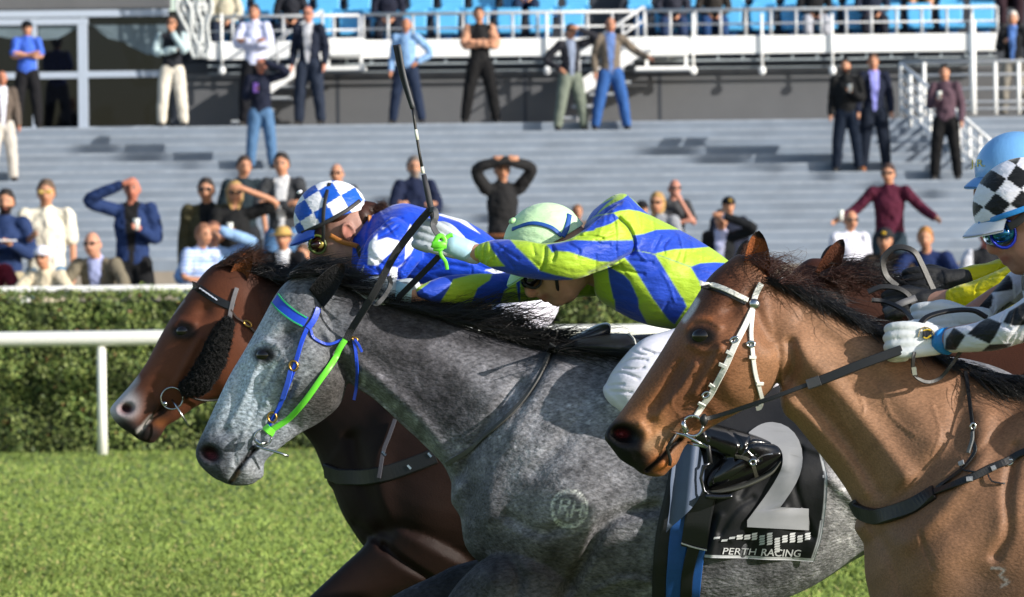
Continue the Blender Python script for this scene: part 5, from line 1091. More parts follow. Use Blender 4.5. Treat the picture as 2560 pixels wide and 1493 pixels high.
def body_mesh(h, core, arms, legs, Yc, parent, skin, neck_to, fn=None, hk=None):
    S = head_shapes(h); S.append(limb([h.W(-.02, -.05, 0), neck_to], [.052, .058], 3, 14)); S.append(limb([neck_to] + core, [.07] + [.09] * len(core), 4, 14))
    for a in arms: S.append(limb(a, [.034, .026, .022], 5, 12) if len(a) == 3 else limb(a, [.04] * len(a), 4, 12))
    for l in legs: S.append(limb(l, [.05, .036, .02][:len(l)], 5, 12))
    V, Fc = union(S, .0042, 3); C = np.tile(lin(skin), (len(V), 1)); L = (V - h.c); lf, lu, ls = L @ h.f, L @ h.u, L @ h.s
    def mk(f, u, rf, ru, c, a): 
        q = np.clip(1.6 - np.sqrt(((lf - f) / rf) ** 2 + ((lu - u) / ru) ** 2) * 1.2, 0, 1) * a * (np.abs(L).max(1) < .16); q = q[:, None]; return C * (1 - q) + q * np.array(lin(c))
    C = mk(.086, -.069, .016, .010, '8f4f48', .7); C = mk(.06, -.085, .035, .02, '6e5348', .35); C = mk(-.012, -.018, .018, .026, 'c07462', .6)
    C = mk(.098, -.04, .012, .012, 'a85f52', .5)
    return obj('body', V, Fc, JSKIN, parent, uvcol=C)
def checks(c1, c2, size, rot, of=(0, 0)):
    a, b = np.array(lin(c1)), np.array(lin(c2))
    def fn(f, u, s, ph):
        el = np.arctan2(np.hypot(s, f) + 1e-9, u + .03); x = f * cos(rot) + u * sin(rot) + of[0]; y = -f * sin(rot) + u * cos(rot) + of[1]
        q = (np.floor(x / size) + np.floor(y / size)) % 2; return np.where(q[:, None] > .5, a, b)
    return fn
def plain(c): return lambda f, u, s, ph: np.tile(lin(c), (len(f), 1))
GREYG = mat('glove_pale', 'aeb6be', .6, var=.06, vscale=40, bump=.3, bscale=60); GREYC2 = mat('glove_cuff_blue', '9fc4d6', .6, bump=.2)

# ---------------------------------------------------------------- lime and blue jockey on the grey
YB = 9.98
jb = empty('person', tuple(P(1700, 1000, YB)), 'jockey in lime and blue silks with a pale green helmet crouched over the grey horse', 'jockey')
hb = Head((1362, 622, YB - .03), (-.80, -.60))
tor = loft([(1448, 590, 1484, 690, .09, .0), (1486, 524, 1492, 742, .15), (1556, 484, 1545, 780, .19), (1620, 534, 1604, 808, .195), (1702, 576, 1660, 822, .185), (1770, 616, 1722, 826, .175), (1822, 652, 1790, 822, .165), (1900, 720, 1880, 850, .16)], YB, 40, 8, 2.3)
arm = loft([(1560, 500, 1600, 640, .055, -.15), (1520, 528, 1560, 655, .06, -.18), (1470, 566, 1500, 678, .058, -.21), (1418, 600, 1430, 700, .056, -.235), (1364, 608, 1345, 698, .053, -.23), (1300, 601, 1280, 688, .05, -.21), (1235, 600, 1222, 668, .045, -.18), (1192, 612, 1190, 652, .034, -.16)], YB, 26, 8, 2.1)
arm2 = loft([(1470, 660, 1500, 740, .05, .16), (1400, 672, 1410, 745, .05, .15), (1290, 682, 1300, 756, .046, .12), (1200, 684, 1200, 762, .045, .08), (1110, 690, 1105, 760, .042, .03), (1044, 716, 1048, 744, .028, .0)], YB, 24, 8, 2.1)
z1 = lambda p: Zc(1280, 373, p); z2 = lambda p: Zc(640, 373, p); z3 = lambda p: Zc(1280, 746, p)
BL = '2345b4'; LM = 'a0bf35'
bp_ = [('poly', z1(p), BL) for p in (
    [(1140, 450), (1250, 560), (1360, 650), (1250, 610), (1150, 595), (1060, 605), (1000, 625), (900, 640), (830, 650), (900, 590), (1000, 530), (1090, 490)],
    [(770, 570), (900, 530), (1010, 475), (930, 540), (860, 610), (830, 650), (760, 700), (690, 760), (640, 720), (700, 680), (740, 620)],
    [(665, 820), (700, 760), (760, 700), (830, 660), (1000, 630), (1055, 680), (980, 730), (900, 760), (820, 780), (810, 800)],
    [(1190, 850), (1300, 835), (1420, 795), (1540, 790), (1670, 795), (1950, 960), (1800, 975), (1600, 985), (1500, 1005), (1400, 1030), (1210, 990), (1205, 930)],
    [(1100, 1060), (1210, 995), (1410, 1040), (1530, 1230), (1680, 1475), (1390, 1475), (1270, 1280), (1200, 1170)],
    [(1760, 1160), (1850, 1125), (2000, 1115), (2160, 1125), (2300, 1300), (1900, 1400), (1850, 1310)],
    [(940, 1150), (1100, 1240), (1160, 1300), (1200, 1380), (1240, 1475), (1000, 1475), (960, 1300)],
    [(340, 940), (620, 895), (840, 905), (1190, 895), (1215, 960), (1180, 1010), (1100, 1070), (1000, 1112), (860, 1105), (680, 1050), (560, 1010), (430, 1000), (400, 1020)],
    [(-60, 920), (0, 955), (60, 980), (180, 1100), (280, 1200), (420, 1240), (600, 1275), (560, 1330), (200, 1320), (-100, 1290), (-300, 1200), (-250, 1100)])]
bp_ += [('poly', z3(p), BL) for p in ([(1010, -3), (1240, -3), (1250, 100), (1340, 270), (1300, 330), (1060, 200), (1020, 150)], [(1385, -3), (1682, -3), (1720, 80), (1600, 260), (1540, 210), (1480, 130)])]
bp_ += [('poly', z2([(2290, 900), (2360, 850), (2500, 890), (2560, 960), (2560, 1260), (2440, 1180), (2330, 1010)]), BL), ('poly', z2([(2150, 900), (2240, 880), (2300, 960), (2420, 1120), (2500, 1200), (2460, 1290), (2290, 1230), (2150, 1120)]), LM),
        ('poly', [(1180, 600), (1212, 600), (1216, 668), (1180, 660)], LM)]
bp_ += [('poly', z2(p), BL) for p in ([(1540, 1180), (2600, 1150), (2600, 1600), (1540, 1600)],)]
bp_ += [('poly', z2(p), LM) for p in ([(1940, 1280), (2100, 1240), (2340, 1190), (2300, 1290), (2180, 1370), (2100, 1560), (1780, 1560), (1900, 1370)], [(1560, 1280), (1740, 1270), (1700, 1320), (1620, 1380), (1560, 1420)], [(2380, 1600), (2440, 1400), (2560, 1300), (2600, 1600)])]
bp_ += [('line', z1([(1055, 685), (1140, 770), (1190, 870), (1208, 950), (1180, 1015), (1100, 1065), (960, 1150)]), '23308a', 1.6, .5), ('line', z1([(1210, 990), (1400, 1030), (1760, 1160), (1990, 1235)]), '23308a', 1.3, .5)]
fd = [('line', z1([(1055, 685), (1150, 780), (1200, 900), (1190, 1005), (1100, 1068), (950, 1150), (760, 1230)]), -.016, 7), ('line', z1([(830, 655), (740, 720), (680, 800)]), -.008, 5), ('line', z1([(900, 640), (800, 720), (700, 830)]), .006, 6), ('line', z1([(640, 870), (760, 850), (900, 880)]), -.006, 4), ('line', z1([(850, 900), (1000, 830)]), -.005, 4),
      ('line', z1([(400, 960), (430, 1040), (400, 1100)]), -.008, 4), ('line', z1([(330, 960), (320, 1100), (290, 1190)]), -.008, 5), ('line', z1([(200, 930), (230, 1040)]), -.006, 4), ('line', z1([(560, 940), (660, 1000), (640, 1050)]), -.005, 5), ('line', z1([(820, 900), (880, 940), (960, 940)]), -.006, 5),
      ('line', z1([(960, 1150), (1180, 1210), (1300, 1230)]), -.006, 5), ('line', z1([(1150, 1095), (1380, 1110)]), -.005, 5), ('line', z1([(1640, 1020), (1610, 1100)]), -.004, 4), ('line', z1([(1700, 1010), (1680, 1110)]), -.004, 4), ('line', z1([(1460, 860), (1400, 980)]), -.005, 5), ('line', z1([(1600, 840), (1480, 960)]), -.004, 5),
      ('line', z3([(830, 20), (1060, 180), (1330, 280)]), .006, 8), ('line', z3([(1240, 0), (1260, 120), (1340, 270)]), -.005, 5), ('blob', (1620, 740, 60, 50, 0), .01), ('line', z2([(2200, 930), (2170, 1000), (2190, 1100)]), -.005, 4), ('line', z2([(2260, 920), (2240, 1020), (2250, 1120)]), -.005, 4)]
silk('silk_shirt', YB, [tor, arm, arm2], LM, bp_, fd, jb, .0033, SILK, 4, .003)
V, Fc = union([loft([(1930, 750, 1940, 980, .12, -.12), (1800, 790, 1840, 1010, .1, -.19), (1676, 824, 1725, 1022, .085, -.22), (1600, 852, 1645, 1042, .078, -.235), (1538, 918, 1590, 1046, .066, -.24), (1513, 962, 1552, 1022, .045, -.235)], YB, 30, 8, 2.2),
               loft([(1515, 965, 1560, 1035, .05, -.235), (1580, 985, 1600, 1060, .06, -.24), (1680, 1030, 1680, 1100, .055, -.25)], YB, 24), loft([(1800, 690, 1800, 880, .16), (1930, 730, 1930, 960, .17), (2030, 800, 2020, 950, .14)], YB, 30),
               loft([(1900, 780, 1920, 960, .1, .15), (1676, 850, 1725, 1022, .085, .22), (1530, 940, 1590, 1040, .06, .24)], YB, 24)], .004, 3)
V = sculpt(V, YB, [('line', z3(p), -.006, 3.2) for p in ([(1060, 650), (1200, 600), (1330, 610)], [(1100, 690), (1240, 700), (1300, 680)], [(960, 750), (1100, 735), (1250, 790)], [(930, 860), (1100, 850)], [(960, 920), (1180, 925)], [(1280, 500), (1400, 540)], [(1150, 500), (1300, 560), (1440, 540)])])
obj('breeches', V, Fc, BREECH, jb)
for q, cl in enumerate(('a8446a', '3a64b8', '8a4a90', '4a9a7a')):
    pass
body_mesh(shifted(hb, -.008, -.026), [np.array(P(1640, 690, YB)), np.array(P(1860, 780, YB))], [[np.array(P(1560, 590, YB - .15)), np.array(P(1420, 650, YB - .235)), np.array(P(1150, 628, YB - .15))], [np.array(P(1500, 690, YB + .15)), np.array(P(1300, 720, YB + .12)), np.array(P(1030, 733, YB))]],
          [[np.array(P(1880, 850, YB + s * .14)), np.array(P(1570, 985, YB + s * .235)), np.array(P(1850, 1110, YB + s * .25))] for s in (-1, 1)], YB, jb, 'b58a76', np.array(P(1480, 640, YB)))
def bfn(f, u, s, ph): return np.tile(lin('c3e4b4'), (len(f), 1))
he = helmet(hb, bfn, jb, .93, peak_col=mat('green_peak', 'a8d79a', .5))
V, Fc = ball((.022, .104, .052), (.010, .007, .010), 14); obj('button', hb.M(V), Fc, mat('green_peak', None), he)
HB = leather('helmet_band', '1f4d9a', .5)
band(hb, [on_h(.035, .088, .93), on_h(-.012, .07, .93), on_h(-.042, .035, .93), on_h(-.052, .0, .93)], .011, HB, 'band', he); band(hb, [on_h(-.10, .03, .93), on_h(-.075, .008, .93), on_h(-.052, -.003, .93)], .013, HB, 'band', he)
goggles(shifted(hb, -.008, -.026), mat('goggle_black', '0a0b0e', .08, spec=.8), mat('goggle_black_frame', '16171a', .4), jb)
V, Fc = tube([hb.W(.005, -.01, .078), hb.W(.01, -.055, .074), hb.W(.035, -.095, .05), hb.W(.045, -.11, 0)], [(.004, .009)] * 4, 8); obj('chin_strap', V, Fc, BLACKL, jb)
g1 = fist(P(1143, 617, YB - .16), (-1, 0, .42), (-.25, 0, -1), (0, -1, .15), 1.0, GREYG, jb, 'glove'); V, Fc = tube([P(1180, 630, YB - .155), P(1160, 625, YB - .16), P(1135, 615, YB - .16), P(1115, 606, YB - .16)], [.026, .0275, .029, .030], 18); obj('glove_cuff', V, Fc, GREYC2, g1)
g2 = fist(P(985, 726, YB - .0), (-1, 0, -.12), (0, 0, -1), (0, -1, .2), .95, GREYG, jb, 'glove'); V, Fc = tube([P(1030, 732, YB), P(990, 728, YB)], [.026, .029], 16); obj('glove_cuff', V, Fc, GREYC2, g2)
V, Fc = union([loft([(1690, 1030, 1690, 1110, .055, -.25), (1790, 1060, 1760, 1130, .052, -.26), (1880, 1085, 1850, 1165, .05, -.27), (1945, 1110, 1930, 1160, .035, -.27)], YB, 26), loft([(1945, 1118, 1950, 1150, .03, -.275), (1890, 1108, 1920, 1178, .04, -.275), (1830, 1130, 1860, 1205, .042, -.28), (1785, 1165, 1805, 1222, .036, -.28), (1765, 1195, 1780, 1226, .022, -.28)], YB, 26)], .0034, 3)
V = sculpt(V, YB, [('line', [(1820, 1070), (1850, 1110), (1840, 1150)], -.006, 5), ('line', [(1880, 1085), (1870, 1120), (1900, 1150)], -.005, 4), ('line', [(1760, 1060), (1770, 1100)], -.004, 4), ('line', [(1850, 1140), (1880, 1110), (1930, 1110)], -.004, 4)])
bo = obj('boot', V, Fc, BOOT, jb)
V, Fc = loft([(1950, 1148, 1952, 1158, .028, -.275), (1920, 1178, 1924, 1190, .036, -.275), (1860, 1207, 1862, 1220, .04, -.28), (1805, 1222, 1806, 1234, .036, -.28), (1775, 1226, 1776, 1236, .02, -.28)], YB, 20); obj('sole', V, Fc, mat('rubber_sole', '45463f', .8), bo)
bt = bvh(bo); strap(bt, [(1836, 1140), (1862, 1146), (1880, 1160), (1890, 1190)], 10, leather('spur_strap', '3c3b32', .5), 'spur_strap', bo, 9.7, .003); buckle(bt, 1882, 1156, 14, 14, 0, bo, STEEL, 9.7); strap(bt, [(1885, 1154), (1905, 1140), (1930, 1136)], 4, STEEL, 'spur', bo, 9.7, .006)
# whip
wh = empty('racing_whip', tuple(P(1075, 560, YB - .17)), 'long black racing whip with padded flap held upright', 'whip')
yw = YB - .175
V, Fc = strap_mesh(path3([(991, 112, yw), (1003, 170, yw), (1016, 220, yw), (1031, 272, yw)], 8), np.tile([.25, -1, 0], (25, 1)), np.array(list(np.linspace(.0175, .0165, 12)) + list(np.linspace(.0165, .009, 13))), .006); obj('flap', V, Fc, leather('whip_flap', '22242a', .6), wh)
V, Fc = strap_mesh(path3([(998, 112, yw - .008), (1012, 190, yw - .008), (1034, 270, yw - .008)], 8), np.tile([.4, -1, 0], (17, 1)), .008, .005); obj('flap_edge', V, Fc, leather('whip_edge', '3d4046', .6), wh)
rod([P(1031, 268, yw), P(1036, 300, yw), P(1040, 330, yw), P(1048, 380, yw), P(1057, 430, yw)], [.0038, .0036, .0034, .0034, .004], 'shaft', wh, BLACKL)
rod([P(1039, 324, yw), P(1044, 350, yw)], .0042, 'shaft_band', wh, mat('band_white', 'c9ccc0', .5)); rod([P(1055, 417, yw), P(1058, 434, yw)], .0044, 'shaft_band', wh, mat('band_white', None))
rod([P(1059, 436, yw), P(1068, 475, yw), P(1078, 525, yw), P(1096, 590, yw + .02), P(1105, 640, yw + .03)], [.006, .0075, .008, .0075, .007], 'grip', wh, leather('whip_grip', '303137', .7))
# reins of the grey
rg = empty('reins', tuple(P(870, 850, 9.85)), 'rubber grip reins with lime ends running from the grey horse bit to the raised hand', 'reins')
def rein(pts, wpx, m, name, par, nr=(0, -1, .2), th=.004):
    c = path3(pts, 10); V, Fc = strap_mesh(c, np.tile(np.array(nr, float) / np.linalg.norm(nr), (len(c), 1)), px(wpx, pts[0][2]), th); return obj(name, V, Fc, m, par, smooth=False)
p_, n_ = onto(gt, [(678, 1080), (729, 1035), (767, 992), (805, 936), (833, 893), (868, 846)], .012, Ydef=9.9, sm=8); V, Fc = strap_mesh(p_, n_ * 0 + np.array([0, -1, .1]), px(15, 9.9), .004); obj('lime_end', V, Fc, LIME, rg); ye = p_[-1][1]
rein([(664, 1068, ye - .01), (672, 1076, ye - .03), (682, 1084, ye - .01)], 18, LIME, 'lime_loop', rg, th=.008)
rein([(866, 849, ye - .002), (881, 820, ye - .01), (937, 730, 9.84), (985, 640, 9.82), (1040, 565, 9.8), (1076, 524, 9.79)], 18, RUB, 'rubber_grip', rg)
rein([(1076, 524, 9.79), (1088, 526, 9.775), (1090, 545, 9.77), (1082, 560, 9.77), (1090, 580, 9.765), (1106, 596, 9.77)], 14, leather('grey_rein', '4a4b50', .6), 'rein_bight', rg, (.3, -1, 0))
rein([(1098, 640, 9.82), (1050, 690, 9.9), (1000, 740, 9.95), (985, 755, 9.97)], 15, RUB, 'rubber_grip', rg)
rein([(972, 690, 9.9), (976, 712, 9.9), (960, 742, 9.9), (940, 760, 9.9), (925, 745, 9.93)], 12, leather('grey_rein', None), 'rein_bight', rg, (.5, -1, 0))
tl = obj('wrist_tie', *strap_mesh(path3([(1082, 620, 9.765), (1092, 596, 9.76), (1104, 590, 9.76), (1112, 604, 9.76), (1102, 622, 9.755), (1084, 622, 9.76)], 8), np.tile([0., -1, 0], (41, 1)), .012, .006), LIME); tag(tl, 'bright lime rubber tie knotted round the gloved hand holding the whip', 'tie')
for i, pp in enumerate(([(1098, 622, 9.76), (1104, 640, 9.755), (1114, 655, 9.76), (1118, 674, 9.765)], [(1112, 598, 9.762), (1122, 590, 9.762), (1132, 588, 9.762)], [(1080, 612, 9.757), (1100, 612, 9.752), (1116, 614, 9.757)])):
    V, Fc = strap_mesh(path3(pp, 6), np.tile([0., -1, 0], (len(path3(pp, 6)), 1)), (.009, .01, .016)[i], .005); obj('tie_end', V, Fc, LIME, tl)
# saddle, cloth, girth, stirrup
sd = empty('race_saddle', tuple(P(1560, 850, YG)), 'small black race saddle with rounded pommel on the grey horse', 'saddle')
V, Fc = union([loft([(1418, 846, 1424, 858, .05), (1450, 832, 1452, 858, .07), (1490, 812, 1496, 856, .075), (1518, 806, 1524, 838, .06), (1524, 812, 1526, 826, .04)], YG, 28)], .0035, 2); obj('pommel', V, Fc, mat('saddle_grey', '30333c', .28, spec=.6, coat=.3, bump=.1), sd)
V, Fc = union([loft([(1440, 846, 1440, 880, .15), (1500, 836, 1500, 890, .19), (1570, 834, 1576, 900, .21), (1588, 846, 1590, 900, .2), (1700, 880, 1700, 950, .22), (1850, 880, 1850, 960, .23)], YG, 30)], .005, 2); obj('saddle_seat', V, Fc, leather('saddle_black', '1b1c20', .5), sd)
strap(bvh(sd.children[1]), [(1572, 838), (1583, 850), (1588, 872), (1586, 890)], 5, WHITEL, 'white_edge', sd, 9.8, .003)
def patch(tree, Lc, Rc, nu, nv, lift, m, name, parent, colf=None, Yd=9.7, wave=None):
    L_ = catmull(Lc, max(1, nv // (len(Lc) - 1))); R_ = catmull(Rc, max(1, nv // (len(Rc) - 1))); tt = np.linspace(0, 1, nv)
    f = lambda c: np.stack([np.interp(tt, np.linspace(0, 1, len(c)), c[:, k]) for k in (0, 1)], 1); L_, R_ = f(L_), f(R_); G = np.zeros((nv, nu, 3)); N_ = np.zeros((nv, nu, 3)); UV = np.zeros((nv, nu, 2)); Yl = Yd
    for i in range(nv):
        for j in range(nu):
            t = j / (nu - 1); u, v = L_[i] * (1 - t) + R_[i] * t; UV[i, j] = u, v; d = (P(u, v, 1.) - CAM).normalized(); h = tree.ray_cast(CAM, d)
            if h[0] is not None and h[0].y < Yd + .25: Yl = h[0].y; G[i, j] = h[0]
            else: G[i, j] = P(u, v, Yl)
    for _ in range(3): G[1:-1, :, 1] = (G[:-2, :, 1] + 2 * G[1:-1, :, 1] + G[2:, :, 1]) / 4; G[:, 1:-1, 1] = (G[:, :-2, 1] + 2 * G[:, 1:-1, 1] + G[:, 2:, 1]) / 4
    G[:, :, 1] -= lift
    if wave is not None: G[:, :, 1] -= wave(UV[:, :, 0], UV[:, :, 1])
    B = G.copy(); B[:, :, 1] += .004; V = np.vstack([G.reshape(-1, 3), B.reshape(-1, 3)]); k = nu * nv; g = grid_faces(nv, nu, False); Fc = [x[::-1] for x in g.tolist()] + (g + k).tolist()
    rim = [(i * nu, (i + 1) * nu) for i in range(nv - 1)]; Fc += [[a, b, b + k, a + k] for a, b in rim] + [[a + nu - 1, a + nu - 1 + k, b + nu - 1 + k, b + nu - 1] for a, b in rim]
    Fc += [[j, j + k, j + 1 + k, j + 1] for j in range(nu - 1)] + [[(nv - 1) * nu + j, (nv - 1) * nu + j + 1, (nv - 1) * nu + j + 1 + k, (nv - 1) * nu + j + k] for j in range(nu - 1)]
    C = None
    if colf is not None: c = colf(UV.reshape(-1, 2)[:, 0], UV.reshape(-1, 2)[:, 1]); C = np.vstack([c, c])
    return obj(name, V, Fc, m, parent, uvcol=C)
CLOTH = mat('cloth_black', None, .6, vcol=True, bump=.35, bscale=22, spec=.35, var=.06, vscale=20)
def ccol(u, v):
    C = np.tile(np.array(lin('16171b')), (len(u), 1)); e = np.array(lin('b5b7bb'))
    re = [(2010, 1000), (2040, 1080), (2058, 1147), (2067, 1221), (2061, 1284), (2050, 1343), (2033, 1401)]; be = [(1740, 1392), (1880, 1396), (2033, 1401)]
    for q, w_ in ((re, 7), (be, 6)): C[linedist(u, v, catmull(q, 4)) < w_] = e
    for q in (re,): C[np.abs(linedist(u, v, catmull(q, 4)) - 3.5) < .8] = lin('6b6d72')
    return C
CRS = [[(1800, 1330), (1840, 1270), (1880, 1245)], [(1830, 1350), (1900, 1290), (1960, 1270)], [(2000, 1120), (1985, 1200), (2010, 1290), (2030, 1340)], [(1960, 1080), (2000, 1110), (2050, 1130)], [(1850, 1240), (1880, 1200), (1950, 1180)], [(1775, 1385), (1790, 1330), (1800, 1290)]]
cw = lambda u, v: sum((1 if i % 2 else -1) * .006 * np.exp(-(linedist(u.ravel(), v.ravel(), catmull(q, 4)).reshape(u.shape) / 9) ** 2) for i, q in enumerate(CRS)) + .009 * np.sin(u * .05 + v * .018) * np.clip((v - 1150) / 200, 0, 1) + .004 * np.sin(v * .035 - u * .02)
cl = patch(gt, [(1700, 900), (1720, 1100), (1745, 1250), (1758, 1330), (1750, 1392)], [(2000, 930), (2058, 1147), (2067, 1221), (2055, 1330), (2033, 1403)], 110, 130, .012, CLOTH, 'saddle_cloth', None, ccol, 9.7, cw)
tag(cl, 'black saddle cloth with a big grey number 2 and pale piping on the grey horse', 'saddle cloth')
ct = bvh(cl)
def text_on(tree, txt, u0, v0, u1, v1, m, parent, name, slant=0., lift=.003, thin=0., italic=0., arc=None, bold=0.):
    cu = bpy.data.curves.new('t', 'FONT'); cu.body = txt; cu.resolution_u = 6; cu.offset = bold; o = bpy.data.objects.new('t', cu); COL.objects.link(o)
    dg = bpy.context.evaluated_depsgraph_get(); me = bpy.data.meshes.new_from_object(o.evaluated_get(dg)); bpy.data.objects.remove(o)
    bm = bmesh.new(); bm.from_mesh(me); bmesh.ops.triangulate(bm, faces=bm.faces[:])
    bmesh.ops.subdivide_edges(bm, edges=[e for e in bm.edges if e.calc_length() > .12], cuts=2, use_grid_fill=True)
    xs = [v.co.x for v in bm.verts]; ys = [v.co.y for v in bm.verts]; x0, x1, y0, y1 = min(xs), max(xs), min(ys), max(ys)
    Yl = 9.6
    for v in bm.verts:
        a = (v.co.x - x0) / (x1 - x0); b = (v.co.y - y0) / (y1 - y0); u = u0 + (u1 - u0) * a + italic * b; w_ = v1 + (v0 - v1) * b + slant * a + (arc(a) if arc else 0)
        d = (P(u, w_, 1.) - CAM).normalized(); h = tree.ray_cast(CAM, d)
        if h[0] is not None: Yl = h[0].y
        v.co = P(u, w_, Yl - lift)
    bm.normal_update(); m2 = bpy.data.meshes.new(name); bm.to_mesh(m2); bm.free(); m2.materials.append(m); o = bpy.data.objects.new(name, m2); COL.objects.link(o); OFF[o.name] = Vector((0, 0, 0)); return adopt(o, parent)
PRINT = mat('print_grey', '8f9094', .7, var=.05); PRINTW = mat('print_white', 'c9cacd', .7)
text_on(ct, '2', 1868, 1052, 2022, 1318, PRINT, cl, 'number', 8, .009, bold=.03)
text_on(ct, 'PERTH', 1806, 1370, 1888, 1386, PRINTW, cl, 'lettering', 2, .003, italic=4); text_on(ct, 'RACING', 1902, 1372, 2000, 1390, PRINTW, cl, 'lettering', 3, .003, italic=4, bold=.012)
mb = MB(); rs = np.random.RandomState(4); lg_ = []
for i, (h_, n0) in enumerate(((1, 0), (1, 1), (1, 0), (2, 0), (2, 0), (3, 0), (4, 1), (5, 0), (6, 2), (3, 1), (4, 0), (3, 1), (3, 0))):
    for k in range(h_):
        u = 1786 + i * 19; v = 1333 + (k + n0) * 6.2 + (3 - h_ if h_ < 3 else 0) * 5; sz = 15 if h_ < 3 else 13; lg_.append([(u, v), (u + sz, v - 1.5), (u + sz - 2.5, v + 4), (u - 2.5, v + 5.5)])
for q in lg_:
    pts = []
    for u, v in q:
        h = ct.ray_cast(CAM, (P(u, v, 1.) - CAM).normalized()); pts.append(tuple(P(u, v, (h[0].y if h[0] is not None else 9.6) - .004)))
    mb.add(pts, [(0, 3, 2, 1)])
mb.build('printed_pattern', PRINTW, cl)
gi = empty('girth', tuple(P(1700, 1400, 9.65)), 'black girth with blue webbing straps under the grey horse', 'girth')
strap(gt, [(1745, 1100), (1725, 1220), (1700, 1330), (1690, 1420), (1688, 1560)], 118, leather('girth_black', '17181c', .6), 'girth_pad', gi, 9.65, .006, .008)
strap(gt, [(1722, 1180), (1702, 1300), (1690, 1400), (1686, 1560)], 46, leather('girth_blue', '174f96', .6), 'webbing', gi, 9.65, .014); strap(gt, [(1765, 1300), (1745, 1410), (1730, 1560)], 24, leather('girth_blue', None), 'webbing', gi, 9.65, .014)
strap(gt, [(1760, 1230), (1745, 1300), (1735, 1362)], 66, leather('girth_flap', '15161a', .4), 'flap', gi, 9.65, .02); strap(gt, [(1703, 1352), (1735, 1360), (1767, 1366)], 3, WHITEL, 'stitching', gi, 9.65, .026)
strap(gt, [(1735, 1362), (1724, 1400), (1716, 1450), (1712, 1560)], 30, leather('girth_flap', None), 'strap', gi, 9.65, .02)
fl = patch(gt, [(1700, 1080), (1684, 1140), (1675, 1200), (1674, 1260), (1664, 1330)], [(1728, 1080), (1752, 1130), (1760, 1190), (1742, 1250), (1668, 1326)], 30, 50, .03, mat('flap_blue', '4e5b72', .6, var=.05, bump=.2, bscale=15), 'saddle_flap', None, None, 9.7, lambda u, v: .012 * np.sin((u - 1700) * .09 + v * .01) + .006); tag(fl, 'slate blue fabric flap hanging in front of the boot', 'saddle flap')
stp = empty('stirrup', tuple(P(1800, 1240, 9.68)), 'dark metal stirrup iron under the black boot', 'stirrup'); DST = mat('dark_steel', '4b4c50', .25, metal=.9)
rod([P(1775, 1158, 9.66), P(1758, 1166, 9.66), P(1752, 1195, 9.66), P(1760, 1228, 9.66), P(1775, 1238, 9.66)], .0042, 'iron', stp, DST); V, Fc = strap_mesh(path3([(1764, 1240, 9.66), (1800, 1242, 9.66), (1830, 1240, 9.66)], 5), np.tile([0., -1, 0], (11, 1)), .011, .05); obj('tread', V, Fc, DST, stp)
rod([P(1776, 1158, 9.66), P(1770, 1110, 9.68), P(1790, 1040, 9.72)], .006, 'stirrup_leather', stp, BLACKL)

# ---------------------------------------------------------------- blue and white jockey on the dark bay
YA = 11.2
ja = empty('person', tuple(P(1150, 1000, YA)), 'jockey in royal blue silks with white patches and a blue chequered helmet', 'jockey')
ha = Head((826, 552, YA), (-.92, -.40)); hf = shifted(ha, -.02, -.035)
torA = loft([(900, 560, 905, 690, .08), (938, 532, 915, 715, .13), (1008, 508, 985, 728, .18), (1097, 532, 1080, 738, .19), (1173, 556, 1165, 745, .19), (1240, 602, 1235, 765, .18), (1320, 670, 1310, 790, .16)], YA, 40, 8, 2.3)
armA = loft([(975, 545, 1060, 640, .07, -.16), (925, 590, 1045, 660, .066, -.2), (898, 645, 1020, 692, .06, -.215), (884, 700, 995, 725, .052, -.22), (880, 735, 970, 755, .042, -.2)], YA, 26, 8, 2.1)
armA2 = loft([(975, 560, 1050, 640, .06, .16), (915, 620, 1000, 680, .055, .19), (884, 700, 960, 730, .045, .17)], YA, 20, 8, 2.1)
pA = [('poly', z2(p), 'e3e5ee') for p in ([(1105, 1000), (1170, 905), (1290, 868), (1412, 905), (1400, 950), (1330, 1020), (1250, 1090), (1200, 1148), (1100, 1138)], [(1475, 940), (1560, 835), (1572, 930), (1520, 1035), (1465, 1092)], [(1325, 1155), (1395, 1168), (1392, 1260), (1360, 1380), (1290, 1360)],
      [(1760, 640), (1900, 640), (2050, 690), (2210, 835), (2100, 775), (2000, 715), (1880, 675)], [(975, 1300), (1065, 1145), (1045, 1230), (995, 1310)], [(1395, 1165), (1475, 1105), (1440, 1150)], [(900, 1360), (1000, 1330), (1040, 1400), (900, 1480)], [(1100, 1000), (1115, 920), (1195, 830), (1190, 900)], [(1240, 775), (1270, 770), (1250, 795)], [(1520, 740), (1545, 770), (1480, 830)], [(2260, 1190), (2400, 1160), (2480, 1200), (2360, 1230)])]
fdA = [('line', z2([(1180, 640), (1110, 800), (1090, 1000)]), -.01, 8), ('line', z2([(1250, 770), (1330, 720), (1430, 690)]), -.006, 5), ('line', z2([(1400, 760), (1300, 830), (1210, 870)]), -.006, 5), ('line', z2([(1560, 950), (1440, 1120), (1395, 1200), (1420, 1330)]), -.014, 7), ('line', z2([(1420, 1080), (1600, 1000), (1800, 980)]), -.005, 6),
       ('line', z2([(1340, 1000), (1250, 1080), (1180, 1140)]), -.005, 4), ('line', z2([(1000, 1230), (1150, 1150), (1330, 1150)]), -.005, 4), ('line', z2([(2050, 1060), (2200, 1150), (2350, 1200)]), -.006, 6), ('line', z2([(1700, 1200), (1900, 1150), (2100, 1170)]), -.005, 7)]
silk('silk_shirt', YA, [torA, armA, armA2], '1442c0', pA, fdA, ja, .0036, SILK, 4, .004, 9)
